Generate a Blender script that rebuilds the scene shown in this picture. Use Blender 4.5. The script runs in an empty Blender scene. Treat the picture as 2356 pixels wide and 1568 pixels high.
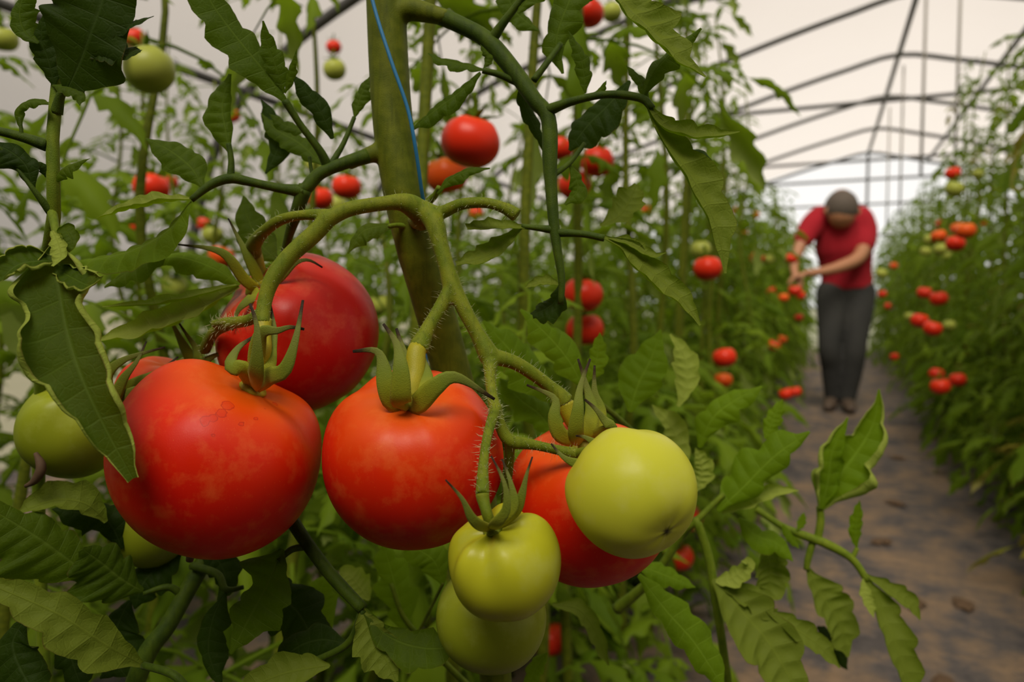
import bpy, math, random
from mathutils import Vector, Matrix, noise
R = random.Random(7)
sc = bpy.context.scene
col = sc.collection
# ---------------------------------------------------------------- camera
FPX = 1700.0                                  # focal length in pixels of the 2356 px frame
CAMH = 0.82
YAW = math.atan((1893 - 1178) / FPX)
PITCH = math.atan((784 - 690) / FPX)
fwd = Vector((-math.sin(YAW) * math.cos(PITCH), math.cos(YAW) * math.cos(PITCH), -math.sin(PITCH)))
right = Vector((math.cos(YAW), math.sin(YAW), 0))
up = right.cross(fwd)
CP = Vector((0, 0, CAMH))
cam_d = bpy.data.cameras.new('camera')
cam = bpy.data.objects.new('camera', cam_d); col.objects.link(cam)
cam_d.sensor_width = 36; cam_d.lens = FPX / 2356 * 36
cam_d.clip_start = 0.02; cam_d.clip_end = 200
cam.matrix_world = Matrix(((right.x, up.x, -fwd.x, 0), (right.y, up.y, -fwd.y, 0), (right.z, up.z, -fwd.z, CAMH), (0, 0, 0, 1)))
cam_d.dof.use_dof = True; cam_d.dof.focus_distance = 0.345; cam_d.dof.aperture_fstop = 8.0
sc.camera = cam

def P(x, y, d):
    """point seen at photograph pixel x, y at depth d metres"""
    return CP + (fwd + right * ((x - 1178) / FPX) + up * ((784 - y) / FPX)) * d

def depth(p): return (p - CP).dot(fwd)
def pix(p):
    v = p - CP; z = v.dot(fwd)
    return 1178 + FPX * v.dot(right) / z, 784 - FPX * v.dot(up) / z, z

# ---------------------------------------------------------------- sky, exposure
sc.view_settings.view_transform = 'Standard'; sc.view_settings.look = 'None'
sc.view_settings.exposure = 0.0; sc.view_settings.gamma = 1; sc.view_settings.use_curve_mapping = False
w = bpy.data.worlds.new('overcast_sky'); sc.world = w; w.use_nodes = True
nt = w.node_tree; nt.nodes.clear()
def wn(t): return nt.nodes.new(t)
tc = wn('ShaderNodeTexCoord'); sp = wn('ShaderNodeSeparateXYZ'); mr = wn('ShaderNodeMapRange'); cr = wn('ShaderNodeValToRGB')
bg = wn('ShaderNodeBackground'); ow = wn('ShaderNodeOutputWorld')
nt.links.new(tc.outputs['Generated'], sp.inputs[0]); nt.links.new(sp.outputs['Z'], mr.inputs['Value'])
mr.inputs['From Min'].default_value = -0.2; mr.inputs['From Max'].default_value = 1.0
nt.links.new(mr.outputs[0], cr.inputs[0])
e = cr.color_ramp.elements; e[0].position = 0.12; e[0].color = (.16, .15, .13, 1); e[1].position = 1; e[1].color = (1, .96, .90, 1)
x = e.new(.18); x.color = (.66, .65, .63, 1); x = e.new(.45); x.color = (.72, .69, .65, 1)
# the overcast is thinner towards the open end of the tunnel
my = wn('ShaderNodeValToRGB'); me_ = my.color_ramp.elements
me_[0].position = .35; me_[0].color = (.60,) * 3 + (1,); me_[1].position = 1.0; me_[1].color = (2.1, 2.1, 2.1, 1)
q_ = me_.new(.72); q_.color = (.85, .85, .85, 1); q_ = me_.new(.88); q_.color = (1.12, 1.12, 1.12, 1)
nt.links.new(sp.outputs['Y'], my.inputs[0])
ml = wn('ShaderNodeMath'); ml.operation = 'MULTIPLY'; ml.inputs[1].default_value = .76
nt.links.new(my.outputs[0], ml.inputs[0]); nt.links.new(ml.outputs[0], bg.inputs[1]); nt.links.new(cr.outputs[0], bg.inputs[0])
nt.links.new(bg.outputs[0], ow.inputs[0])
# weak sun behind the overcast, high behind the left shoulder
sl = bpy.data.lights.new('veiled_sun', 'SUN'); sl.energy = 5.2; sl.angle = math.radians(34); sl.color = (1, .95, .86)
so = bpy.data.objects.new('veiled_sun', sl); col.objects.link(so)
so.rotation_euler = (math.radians(39), math.radians(9), 0)
sc.cycles.max_bounces = 7; sc.cycles.diffuse_bounces = 3; sc.cycles.transmission_bounces = 4; sc.cycles.transparent_max_bounces = 12

# ---------------------------------------------------------------- helpers
def tag(o, label=None, cat=None, group=None, kind=None):
    if label: o['label'] = label
    if cat: o['category'] = cat
    if group: o['group'] = group
    if kind: o['kind'] = kind
    return o

def empty(name, loc=(0, 0, 0)):
    o = bpy.data.objects.new(name, None); col.objects.link(o); o.location = loc; o.empty_display_size = .05
    return o

class MB:
    """collects geometry and links it as one mesh object"""
    def __init__(s): s.v = []; s.f = []; s.uv = []
    def add(s, v, f, uv=None):
        n = len(s.v); s.v += [tuple(p) for p in v]; s.f += [tuple(i + n for i in q) for q in f]
        s.uv += (uv if uv else [(0.5, 0.5)] * len(v))
    def mesh(s, name, mat, origin=None):
        m = bpy.data.meshes.new(name)
        vs = s.v
        if origin is not None: vs = [(a - origin[0], b - origin[1], c - origin[2]) for a, b, c in vs]
        m.from_pydata(vs, [], s.f); m.update()
        ul = m.uv_layers.new(name='UVMap')
        li = [0] * len(m.loops); m.loops.foreach_get('vertex_index', li)
        flat = []
        for i in li: flat += s.uv[i]
        ul.data.foreach_set('uv', flat)
        m.polygons.foreach_set('use_smooth', [True] * len(m.polygons))
        if mat: m.materials.append(mat)
        return m
    def build(s, name, mat, parent=None, origin=(0, 0, 0), smooth=True):
        m = s.mesh(name, mat, origin)
        if not smooth: m.polygons.foreach_set('use_smooth', [False] * len(m.polygons))
        o = bpy.data.objects.new(name, m); col.objects.link(o)
        w = Vector(origin)
        if parent:
            o.parent = parent
            q = parent; off = Vector((0, 0, 0))
            while q: off += Vector(q.location); q = q.parent
            o.location = w - off
        else: o.location = w
        return o

def lerp(a, b, t): return a + (b - a) * t
def interp(L, t):
    if not isinstance(L, (list, tuple)): return L
    if len(L) == 1: return L[0]
    x = t * (len(L) - 1); i = min(int(x), len(L) - 2); return lerp(L[i], L[i + 1], x - i)
def smooth_interp(L, t):
    if not isinstance(L, (list, tuple)): return L
    n = len(L)
    if n < 3: return interp(L, t)
    x = t * (n - 1); i = min(int(x), n - 2); f = x - i
    p0 = L[max(i - 1, 0)]; p1 = L[i]; p2 = L[i + 1]; p3 = L[min(i + 2, n - 1)]
    return 0.5 * ((2 * p1) + (p2 - p0) * f + (2 * p0 - 5 * p1 + 4 * p2 - p3) * f * f + (3 * p1 - p0 - 3 * p2 + p3) * f * f * f)

def curve(pts, n):
    """resample points with Catmull-Rom, uniformly by arc length"""
    pts = [Vector(p) for p in pts]
    if len(pts) == 2: return [pts[0].lerp(pts[1], i / n) for i in range(n + 1)]
    dense = [smooth_interp(pts, i / 200) for i in range(201)]
    L = [0]
    for a, b in zip(dense, dense[1:]): L.append(L[-1] + (b - a).length)
    out = []; j = 0
    for i in range(n + 1):
        s = L[-1] * i / n
        while j < 199 and L[j + 1] < s: j += 1
        seg = L[j + 1] - L[j]
        out.append(dense[j].lerp(dense[j + 1], (s - L[j]) / seg if seg > 0 else 0))
    return out

def tangents(c):
    T = []
    for i in range(len(c)):
        T.append((c[min(i + 1, len(c) - 1)] - c[max(i - 1, 0)]).normalized())
    return T

def tube(mb, pts, rad, seg=10, n=None, flat=1.0, nhint=None, cap=True, knob=None):
    """round (or flattened) tapered tube through points; rad = list of radii"""
    if n is None: n = max(4, len(pts) * 4)
    c = curve(pts, n); T = tangents(c)
    nrm = nhint if nhint is not None else (Vector((0, 0, 1)) if abs(T[0].z) < .9 else Vector((1, 0, 0)))
    vs = []; uv = []; fs = []
    for i, (p, t) in enumerate(zip(c, T)):
        nn = (nrm - t * nrm.dot(t))
        if nn.length < 1e-5: nn = t.orthogonal()
        nn.normalize(); bb = t.cross(nn)
        if nhint is None: nrm = nn
        r = smooth_interp(rad, i / n) if isinstance(rad, (list, tuple)) else rad
        r = max(r, 1e-5)
        for k in range(seg):
            a = 2 * math.pi * k / seg
            vs.append(p + nn * (r * flat * math.cos(a)) + bb * (r * math.sin(a))); uv.append((k / seg, i / n))
    for i in range(n):
        for k in range(seg):
            k2 = (k + 1) % seg
            fs.append((i * seg + k, i * seg + k2, (i + 1) * seg + k2, (i + 1) * seg + k))
    if cap:
        fs.append(tuple(range(seg - 1, -1, -1))); fs.append(tuple(n * seg + k for k in range(seg)))
    mb.add(vs, fs, uv)
    return c

def box(mb, c, s, rot=0):
    cx, cy, cz = c; a, b, d = s[0] / 2, s[1] / 2, s[2] / 2
    ca, sa = math.cos(rot), math.sin(rot)
    v = [(cx + x * a * ca - y * b * sa, cy + x * a * sa + y * b * ca, cz + z * d) for z in (-1, 1) for y in (-1, 1) for x in (-1, 1)]
    mb.add(v, [(0, 2, 3, 1), (4, 5, 7, 6), (0, 1, 5, 4), (2, 6, 7, 3), (0, 4, 6, 2), (1, 3, 7, 5)])

# leaf blade
def blade(mb, mid, N0, wL, wR, nt_=28, nu=5, fold=.15, curl=.6, lobes=0, ldepth=.0, sweep=.35, puff=.07, ruffle=.09,
          nv=8, seed=0, roll=0.0, cp=2.0, phase=0.3):
    """mid: 3-D midrib, N0: the side the upper face looks to, wL/wR half widths (metres) along the midrib"""
    c = curve(mid, nt_); T = tangents(c)
    rr = random.Random(seed)
    ph = [rr.uniform(0, 6.28) for _ in range(4)]
    prof = []
    for sgn, cu in ((-1, curl[0] if isinstance(curl, tuple) else curl), (1, curl[1] if isinstance(curl, tuple) else curl)):
        x = z = 0; P_ = [(0, 0)]; steps = nu * 4
        for k in range(steps):
            u = (k + .5) / steps
            a = fold + cu * (u ** cp)
            x += math.cos(a) / steps; z += math.sin(a) / steps
            if (k + 1) % 4 == 0: P_.append((x, z))
        mx = max(p[0] for p in P_)
        prof.append([(a / mx, b / mx) for a, b in P_])
    vs = []; uv = []; fs = []
    cols = 2 * nu + 1
    for i, (p, t) in enumerate(zip(c, T)):
        tt = i / nt_
        N = (N0 - t * N0.dot(t))
        if N.length < 1e-4: N = t.orthogonal()
        N.normalize(); S = t.cross(N)        # right-hand side seen from the N side
        if roll:
            N2 = N * math.cos(roll) + S * math.sin(roll); S = t.cross(N2); N = N2
        for j in range(-nu, nu + 1):
            sd = 0 if j < 0 else 1; u = abs(j) / nu
            wd = smooth_interp(wR if j > 0 else wL, tt) if j else 0
            wd = max(wd, 0)
            if lobes and j:
                q = (tt * lobes + phase + (.45 if j > 0 else 0)) % 1.0
                saw = (q / .72) if q < .72 else (1 - q) / .28
                wd *= 1 - ldepth * (1 - saw) ** 1.3 * (0.35 + 0.65 * u)
                q = (tt * lobes * 4 + phase) % 1.0
                wd *= 1 - ldepth * .12 * (1 - q) * u
            px_, pz = prof[sd][abs(j)]
            wl = max(interp(wL, tt) if j < 0 else interp(wR, tt), 0)
            pf = puff * wl * abs(math.sin(math.pi * (tt * nv))) * math.sin(math.pi * min(u * 1.15, 1))
            rf = ruffle * wl * u * u * (math.sin(tt * 17 + ph[sd]) + .6 * math.sin(tt * 31 + ph[2 + sd]))
            q3 = p + S * (px_ * wd * (1 if j > 0 else -1)) + N * (-pz * wd + pf + rf) + t * (sweep * wd * u)
            vs.append(q3); uv.append(((j / nu + 1) / 2, tt))
    for i in range(nt_):
        for j in range(cols - 1):
            a = i * cols + j
            fs.append((a, a + 1, a + cols + 1, a + cols))
    mb.add(vs, fs, uv)

# ---------------------------------------------------------------- materials
class NT:
    def __init__(s, name):
        s.m = bpy.data.materials.new(name); s.m.use_nodes = True; s.t = s.m.node_tree; s.t.nodes.clear()
        s.out = s.n('ShaderNodeOutputMaterial')
    def n(s, typ, **kw):
        o = s.t.nodes.new(typ)
        for k, v in kw.items():
            if k.startswith('i_'):
                key = k[2:]; key = int(key) if key.isdigit() else key.replace('_', ' ')
                o.inputs[key].default_value = v
            else: setattr(o, k, v)
        return o
    def l(s, a, b): s.t.links.new(a, b)
    def math(s, op, a, b=None, clamp=False):
        o = s.n('ShaderNodeMath', operation=op, use_clamp=clamp)
        for i, x in enumerate((a, b)):
            if x is None: continue
            if isinstance(x, (int, float)): o.inputs[i].default_value = x
            else: s.l(x, o.inputs[i])
        return o.outputs[0]
    def mix(s, f, a, b, blend='MIX'):
        o = s.n('ShaderNodeMix', data_type='RGBA', blend_type=blend)
        for i, x in ((0, f), (6, a), (7, b)):
            if isinstance(x, (int, float, tuple)): o.inputs[i].default_value = x if not isinstance(x, tuple) else (x + (1,))[:4]
            else: s.l(x, o.inputs[i])
        return o.outputs[2]
    def ramp(s, f, stops):
        o = s.n('ShaderNodeValToRGB'); e = o.color_ramp.elements
        while len(e) < len(stops): e.new(.5)
        for q, (p, c) in zip(e, stops): q.position = p; q.color = tuple(c) + (1,)
        s.l(f, o.inputs[0]); return o.outputs[0]
    def noise(s, scale, detail=3, vec=None, rough=.5):
        o = s.n('ShaderNodeTexNoise'); o.inputs['Scale'].default_value = scale; o.inputs['Detail'].default_value = detail
        o.inputs['Roughness'].default_value = rough
        if vec is not None: s.l(vec, o.inputs['Vector'])
        return o.outputs['Fac']
    def bump(s, h, strength=.3, dist=.001):
        o = s.n('ShaderNodeBump'); o.inputs['Strength'].default_value = strength; o.inputs['Distance'].default_value = dist
        s.l(h, o.inputs['Height']); return o.outputs[0]

def principled(s, colr, rough=.5, spec=.5, normal=None, **kw):
    b = s.n('ShaderNodeBsdfPrincipled')
    if isinstance(colr, tuple): b.inputs['Base Color'].default_value = colr + (1,)
    else: s.l(colr, b.inputs['Base Color'])
    if isinstance(rough, (int, float)): b.inputs['Roughness'].default_value = rough
    else: s.l(rough, b.inputs['Roughness'])
    b.inputs['Specular IOR Level'].default_value = spec
    if normal is not None: s.l(normal, b.inputs['Normal'])
    for k, v in kw.items(): b.inputs[k.replace('_', ' ')].default_value = v
    return b

def leaf_mat(name, dark, light, under, trans, nv=8, far=False, edge=(.10, .06, .015)):
    s = NT(name)
    geo = s.n('ShaderNodeNewGeometry'); oi = s.n('ShaderNodeObjectInfo'); tc = s.n('ShaderNodeTexCoord')
    isl = geo.outputs['Random Per Island']
    rnd = s.math('ADD', s.math('MULTIPLY', oi.outputs['Random'], .5), s.math('MULTIPLY', isl, .5))
    base = s.mix(rnd, dark, light)
    if not far:
        n1 = s.noise(60, 3, tc.outputs['Object'])
        base = s.mix(s.math('MULTIPLY', n1, .55), base, tuple(c * .45 for c in dark))
        sx = s.n('ShaderNodeSeparateXYZ'); s.l(tc.outputs['UV'], sx.inputs[0])
        u = s.math('ABSOLUTE', s.math('SUBTRACT', s.math('MULTIPLY', sx.outputs['X'], 2.0), 1.0))
        v = sx.outputs['Y']
        midv = s.math('SUBTRACT', 1.0, s.math('MULTIPLY', u, 14.0), clamp=True)
        fr = s.math('ABSOLUTE', s.math('SUBTRACT', s.math('FRACT', s.math('MULTIPLY', v, float(nv))), .5))
        fr = s.math('SUBTRACT', .5, fr)                              # 0 on a side vein
        sv = s.math('MULTIPLY', s.math('SUBTRACT', 1.0, s.math('MULTIPLY', fr, 17.0), clamp=True), .6)
        vein = s.math('MAXIMUM', midv, sv)
        vor = s.n('ShaderNodeTexVoronoi', feature='DISTANCE_TO_EDGE'); vor.inputs['Scale'].default_value = 260
        s.l(tc.outputs['Object'], vor.inputs['Vector'])
        fine = s.math('SUBTRACT', 1.0, s.math('MULTIPLY', vor.outputs['Distance'], 9.0), clamp=True)
        vein = s.math('MAXIMUM', vein, s.math('MULTIPLY', fine, .22))
        base = s.mix(s.math('MULTIPLY', vein, .42), base, tuple(min(1, c * 1.6 + .03) for c in light))
        und = s.mix(s.math('MULTIPLY', vein, .5), under, tuple(c * 1.35 for c in under))
        ed = s.math('MULTIPLY', s.math('SUBTRACT', u, .955, clamp=True), 22.0, clamp=True)
        edn = s.math('MULTIPLY', ed, s.math('MULTIPLY', s.math('SUBTRACT', s.noise(35, 2, tc.outputs['Object']), .42, clamp=True), 6.0, clamp=True))
        base = s.mix(edn, base, edge); und = s.mix(edn, und, edge)
        n2 = s.noise(900, 2, tc.outputs['Object'])
        hgt = s.math('ADD', s.math('MULTIPLY', vein, -1.0), s.math('MULTIPLY', n2, .5))
        nrm = s.bump(hgt, .5, .0007)
    else:
        und = under; nrm = None
    colr = s.mix(geo.outputs['Backfacing'], base, und)
    b = principled(s, colr, .6, .10, nrm)
    tl = s.n('ShaderNodeBsdfTranslucent')
    if far: tl.inputs[0].default_value = trans + (1,)
    else: s.l(s.mix(s.math('MULTIPLY', vein, .5), trans, tuple(c * .5 for c in trans)), tl.inputs[0])
    mx = s.n('ShaderNodeMixShader'); mx.inputs[0].default_value = .33
    s.l(b.outputs[0], mx.inputs[1]); s.l(tl.outputs[0], mx.inputs[2]); s.l(mx.outputs[0], s.out.inputs[0])
    return s.m

M = {}
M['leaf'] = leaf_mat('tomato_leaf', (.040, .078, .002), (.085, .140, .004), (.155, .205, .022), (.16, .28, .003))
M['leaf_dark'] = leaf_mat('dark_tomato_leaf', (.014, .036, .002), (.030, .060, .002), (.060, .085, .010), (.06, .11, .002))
M['leaf_fresh'] = leaf_mat('fresh_tomato_leaf', (.100, .190, .003), (.160, .270, .006), (.30, .37, .06), (.27, .45, .005))
M['leaf_curled'] = leaf_mat('curled_tomato_leaf', (.045, .090, .002), (.075, .130, .003), (.32, .40, .06), (.14, .24, .003))
M['leaf_far'] = leaf_mat('row_leaf', (.055, .105, .003), (.150, .225, .010), (.27, .34, .085), (.24, .40, .008), far=True)
M['leaf_yellow'] = leaf_mat('yellowing_leaf', (.17, .19, .02), (.34, .28, .03), (.34, .32, .10), (.35, .33, .03), far=True)

def stem_mat(name, a, b, scale=120):
    s = NT(name); tc = s.n('ShaderNodeTexCoord')
    n1 = s.noise(scale, 3, tc.outputs['Object']); n2 = s.noise(2200, 2, tc.outputs['Object'])
    mp = s.n('ShaderNodeMapping'); s.l(tc.outputs['Object'], mp.inputs[0]); mp.inputs['Scale'].default_value = (500, 500, 9)
    n3 = s.noise(1, 2, mp.outputs[0])
    c = s.mix(s.math('MULTIPLY', s.math('SUBTRACT', n1, .35, clamp=True), 3.0, clamp=True), a, b)
    c = s.mix(s.math('MULTIPLY', s.math('SUBTRACT', n3, .5, clamp=True), 1.6, clamp=True), c, tuple(x * .45 for x in a))
    bb = principled(s, c, .6, .15, s.bump(n2, .55, .0004)); bb.inputs['Sheen Weight'].default_value = .08
    bb.inputs['Sheen Roughness'].default_value = .4; bb.inputs['Sheen Tint'].default_value = (.7, .8, .4, 1)
    s.l(bb.outputs[0], s.out.inputs[0]); return s.m
M['stem'] = stem_mat('main_stem_green', (.075, .100, .002), (.125, .150, .006))
M['truss'] = stem_mat('downy_truss_green', (.115, .165, .006), (.190, .220, .012))
M['petiole'] = stem_mat('dark_petiole_green', (.032, .062, .003), (.060, .100, .004))
M['petiole_light'] = stem_mat('pale_petiole_green', (.100, .160, .006), (.16, .22, .012))

def hair_mat():
    s = NT('stem_down'); b = principled(s, (.50, .55, .28), .5, .3); s.l(b.outputs[0], s.out.inputs[0]); return s.m
M['hair'] = hair_mat()

def sepal_mat():
    s = NT('sepal_green'); tc = s.n('ShaderNodeTexCoord'); sx = s.n('ShaderNodeSeparateXYZ'); s.l(tc.outputs['UV'], sx.inputs[0])
    n = s.noise(300, 2, tc.outputs['Object'])
    v = s.math('ADD', sx.outputs['Y'], s.math('MULTIPLY', s.math('SUBTRACT', n, .5), .10))
    c = s.ramp(v, [(0, (.42, .36, .008)), (.22, (.30, .31, .012)), (.5, (.16, .21, .016)), (.80, (.14, .16, .03)), (.90, (.045, .028, .010)), (1, (.016, .010, .006))])
    b = principled(s, c, .6, .15, s.bump(s.noise(1800, 2, tc.outputs['Object']), .5, .0004)); b.inputs['Sheen Weight'].default_value = .05
    s.l(b.outputs[0], s.out.inputs[0]); return s.m
M['sepal'] = sepal_mat()
def calyx_mat():
    s = NT('calyx_knuckle'); tc = s.n('ShaderNodeTexCoord'); n = s.noise(150, 3, tc.outputs['Object'])
    c = s.mix(n, (.42, .36, .010), (.28, .29, .012)); b = principled(s, c, .5, .35, s.bump(s.noise(2000, 2, tc.outputs['Object']), .4, .0004))
    s.l(b.outputs[0], s.out.inputs[0]); return s.m
M['calyx'] = calyx_mat()

def tomato_mat(name, stops, speck, rough=.30, far=False, sss=.0, marks=()):
    s = NT(name); tc = s.n('ShaderNodeTexCoord'); sx = s.n('ShaderNodeSeparateXYZ'); s.l(tc.outputs['UV'], sx.inputs[0])
    v = sx.outputs['Y']
    if not far:
        n = s.noise(22, 3, tc.outputs['Object']); v = s.math('ADD', v, s.math('MULTIPLY', s.math('SUBTRACT', n, .5), .22))
    c = s.ramp(v, stops)
    nrm = None; rg = rough
    if not far:
        oi = s.n('ShaderNodeObjectInfo')
        vo = s.n('ShaderNodeTexVoronoi'); vo.inputs['Scale'].default_value = 620; s.l(tc.outputs['Object'], vo.inputs['Vector'])
        dots = s.math('MULTIPLY', s.math('SUBTRACT', .16, vo.outputs['Distance'], clamp=True), 7.0, clamp=True)
        dots = s.math('MULTIPLY', dots, s.math('MULTIPLY', s.math('SUBTRACT', s.noise(90, 3, tc.outputs['Object']), .48, clamp=True), 3.5, clamp=True))
        c = s.mix(s.math('MULTIPLY', dots, .8), c, speck)
        mot = s.math('MULTIPLY', s.math('SUBTRACT', s.noise(70, 5, tc.outputs['Object'], .65), .5, clamp=True), 3.2, clamp=True)
        c = s.mix(s.math('MULTIPLY', mot, .38), c, speck)
        dust = s.math('MULTIPLY', s.math('SUBTRACT', s.noise(45, 6, tc.outputs['Object'], .7), .46, clamp=True), 1.3, clamp=True)
        rg = s.math('ADD', s.math('MULTIPLY', dust, .5), rough)
        if marks:   # dried water stains, at fixed places on the skin
            best = None
            for (mx_, my_, mz_), rad in marks:
                dn = s.n('ShaderNodeVectorMath', operation='DISTANCE'); s.l(tc.outputs['Object'], dn.inputs[0]); dn.inputs[1].default_value = (mx_, my_, mz_)
                dd = s.math('SUBTRACT', dn.outputs['Value'], rad)
                best = dd if best is None else s.math('MINIMUM', best, dd)
            best = s.math('ADD', best, s.math('MULTIPLY', s.math('SUBTRACT', s.noise(320, 2, tc.outputs['Object']), .5), .0028))
            ins = s.math('LESS_THAN', best, 0.0); rim = s.math('MULTIPLY', ins, s.math('GREATER_THAN', best, -.0005))
            c = s.mix(s.math('MULTIPLY', ins, .45), c, (.62, .025, .003)); c = s.mix(s.math('MULTIPLY', rim, .4), c, (.32, .014, .005))
        nrm = s.bump(s.noise(1500, 2, tc.outputs['Object']), .10, .0003)
    b = principled(s, c, rg, .22, nrm)
    if sss: b.inputs['Subsurface Weight'].default_value = sss; b.inputs['Subsurface Radius'].default_value = (1, .3, .1); b.inputs['Subsurface Scale'].default_value = .004
    s.l(b.outputs[0], s.out.inputs[0]); return s.m
RED = [(0, (.62, .11, .004)), (.16, (.74, .075, .003)), (.32, (.70, .022, .002)), (.5, (.58, .007, .002)), (1, (.50, .004, .002))]
M['ripe'] = tomato_mat('ripe_tomato_skin', RED, (.85, .25, .05), .36)
M['ripe_deep'] = tomato_mat('deep_red_tomato_skin', [(0, (.50, .06, .01)), (.2, (.55, .022, .008)), (.5, (.48, .010, .008)), (1, (.42, .008, .006))], (.75, .2, .08), .30)
M['unripe'] = tomato_mat('pale_unripe_skin', [(0, (.46, .47, .02)), (.3, (.56, .57, .038)), (.8, (.52, .55, .036)), (.975, (.40, .42, .03)), (1, (.03, .025, .01))], (.6, .6, .2), .32)
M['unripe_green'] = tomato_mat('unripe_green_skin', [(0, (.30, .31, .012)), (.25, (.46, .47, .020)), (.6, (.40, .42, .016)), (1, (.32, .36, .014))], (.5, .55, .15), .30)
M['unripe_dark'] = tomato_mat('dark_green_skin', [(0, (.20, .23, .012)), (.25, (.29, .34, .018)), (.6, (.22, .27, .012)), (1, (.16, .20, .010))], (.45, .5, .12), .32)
M['red_far'] = tomato_mat('row_red_tomato', [(0, (.66, .09, .01)), (.3, (.66, .035, .008)), (1, (.58, .014, .008))], None, .33, far=True)
M['orange_far'] = tomato_mat('row_orange_tomato', [(0, (.70, .24, .03)), (.4, (.74, .10, .01)), (1, (.66, .045, .01))], None, .33, far=True)
M['green_far'] = tomato_mat('row_green_tomato', [(0, (.24, .28, .03)), (.4, (.34, .38, .06)), (1, (.30, .33, .05))], None, .35, far=True)

def plain(name, c, rough=.5, metal=0, spec=.5, nscale=None, c2=None, bump=0):
    s = NT(name); tc = s.n('ShaderNodeTexCoord'); colr = c; nrm = None
    if nscale:
        n = s.noise(nscale, 4, tc.outputs['Object'])
        colr = s.mix(n, c, c2 or tuple(x * .6 for x in c))
        if bump: nrm = s.bump(n, .6, bump)
    b = principled(s, colr, rough, spec, nrm); b.inputs['Metallic'].default_value = metal
    s.l(b.outputs[0], s.out.inputs[0]); return s.m
M['twine'] = plain('blue_twine', (.012, .145, .33), .55, nscale=900, c2=(.02, .20, .42))
M['pipe'] = plain('galvanised_pipe', (.075, .075, .07), .5, metal=.3, nscale=8, c2=(.05, .05, .048))
M['string'] = plain('grey_string', (.30, .29, .26), .8)
M['dead'] = plain('withered_brown', (.045, .022, .010), .8, nscale=200, c2=(.12, .07, .03))

def film_mat():
    s = NT('milky_polythene'); tc = s.n('ShaderNodeTexCoord')
    n = s.noise(1.3, 5, tc.outputs['Object'], .6)
    dirt = s.noise(14, 5, tc.outputs['Object'], .7)
    c = s.mix(n, (.90, .82, .74), (.97, .90, .83))
    c = s.mix(s.math('MULTIPLY', s.math('SUBTRACT', dirt, .60, clamp=True), 2.0, clamp=True), c, (.62, .58, .50))
    tl = s.n('ShaderNodeBsdfTranslucent'); s.l(c, tl.inputs[0])
    df = s.n('ShaderNodeBsdfDiffuse'); s.l(c, df.inputs[0])
    tr = s.n('ShaderNodeBsdfTransparent'); tr.inputs[0].default_value = (.93, .87, .82, 1)
    a = s.n('ShaderNodeMixShader'); a.inputs[0].default_value = .30; s.l(tl.outputs[0], a.inputs[1]); s.l(df.outputs[0], a.inputs[2])
    b = s.n('ShaderNodeMixShader'); b.inputs[0].default_value = .70; s.l(a.outputs[0], b.inputs[1]); s.l(tr.outputs[0], b.inputs[2])
    s.l(b.outputs[0], s.out.inputs[0]); return s.m
M['film'] = film_mat()

def ground_mat(name, outside=False):
    s = NT(name); tc = s.n('ShaderNodeTexCoord')
    n = s.noise(2.2, 6, tc.outputs['Object'], .65); n2 = s.noise(9, 6, tc.outputs['Object'], .7); n3 = s.noise(60, 4, tc.outputs['Object'], .7)
    if outside: c = s.mix(n, (.30, .28, .20), (.20, .22, .12))
    else:
        c = s.ramp(s.math('ADD', s.math('MULTIPLY', n, .45), s.math('MULTIPLY', n2, .55)), [(.38, (.050, .046, .050)), (.46, (.11, .095, .09)), (.52, (.20, .145, .10)), (.60, (.30, .20, .115)), (.72, (.22, .15, .10))])
        c = s.mix(s.math('MULTIPLY', n3, .55), c, (.06, .05, .045))
        wv = s.n('ShaderNodeTexWave', bands_direction='X'); wv.inputs['Scale'].default_value = 90; s.l(tc.outputs['Object'], wv.inputs[0])
        c = s.mix(s.math('MULTIPLY', wv.outputs['Fac'], .18), c, (.02, .02, .022))
    b = principled(s, c, .75, .3, s.bump(s.math('ADD', n2, s.math('MULTIPLY', n3, .4)), .8, .02))
    s.l(b.outputs[0], s.out.inputs[0]); return s.m
M['ground'] = ground_mat('soiled_weed_mat'); M['field'] = ground_mat('dry_field', True)

# ---------------------------------------------------------------- the polytunnel
AX = .64                                                  # middle of the arch
PROF = [(0, 3.30), (.65, 3.16), (1.3, 2.98), (2.24, 2.70), (3.08, 2.42), (3.64, 2.12), (3.9, 1.85), (4.15, 1.30), (4.26, .6), (4.3, -.02)]
Y0, Y1 = -2.0, 13.8
def arch(off=0.0):
    left = [(AX - x * (1 + off / 4.3), z + off if z > 0 else z) for x, z in reversed(PROF)]
    return left + [(2 * AX - a, b) for a, b in reversed(left[:-1])]
def arch_smooth(off, n=10):
    pts = arch(off); out = []
    k = len(PROF) - 1
    for half in (pts[:k + 1], pts[k:]):
        c = curve([(a, 0, b) for a, b in half], 24)
        out += [(q.x, q.z) for q in (c if not out else c[1:])]
    return out
mb = MB(); ap = arch_smooth(.03); ny = 40
vs = []; fs = []
for j in range(ny + 1):
    y = lerp(Y0, Y1, j / ny)
    sag = -.02 * abs(math.sin(math.pi * (y - Y0) / 1.7))
    for i, (a, b) in enumerate(ap): vs.append((a, y, b + (sag if b > 1 else 0)))
m_ = len(ap)
for j in range(ny):
    for i in range(m_ - 1): fs.append((j * m_ + i, (j + 1) * m_ + i, (j + 1) * m_ + i + 1, j * m_ + i + 1))
mb.add(vs, fs); tag(mb.build('ceiling', M['film']), kind='structure')
mb = MB(); b0 = arch_smooth(.03)
mb.add([(a, Y0, b) for a, b in b0], [tuple(range(len(b0)))]); tag(mb.build('wall_back_unseen', plain('dark_sky_block', (.035, .045, .03), .9, nscale=40), smooth=False), kind='structure')  # unseen end wall, made dark and opaque to block sky light from behind

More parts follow.
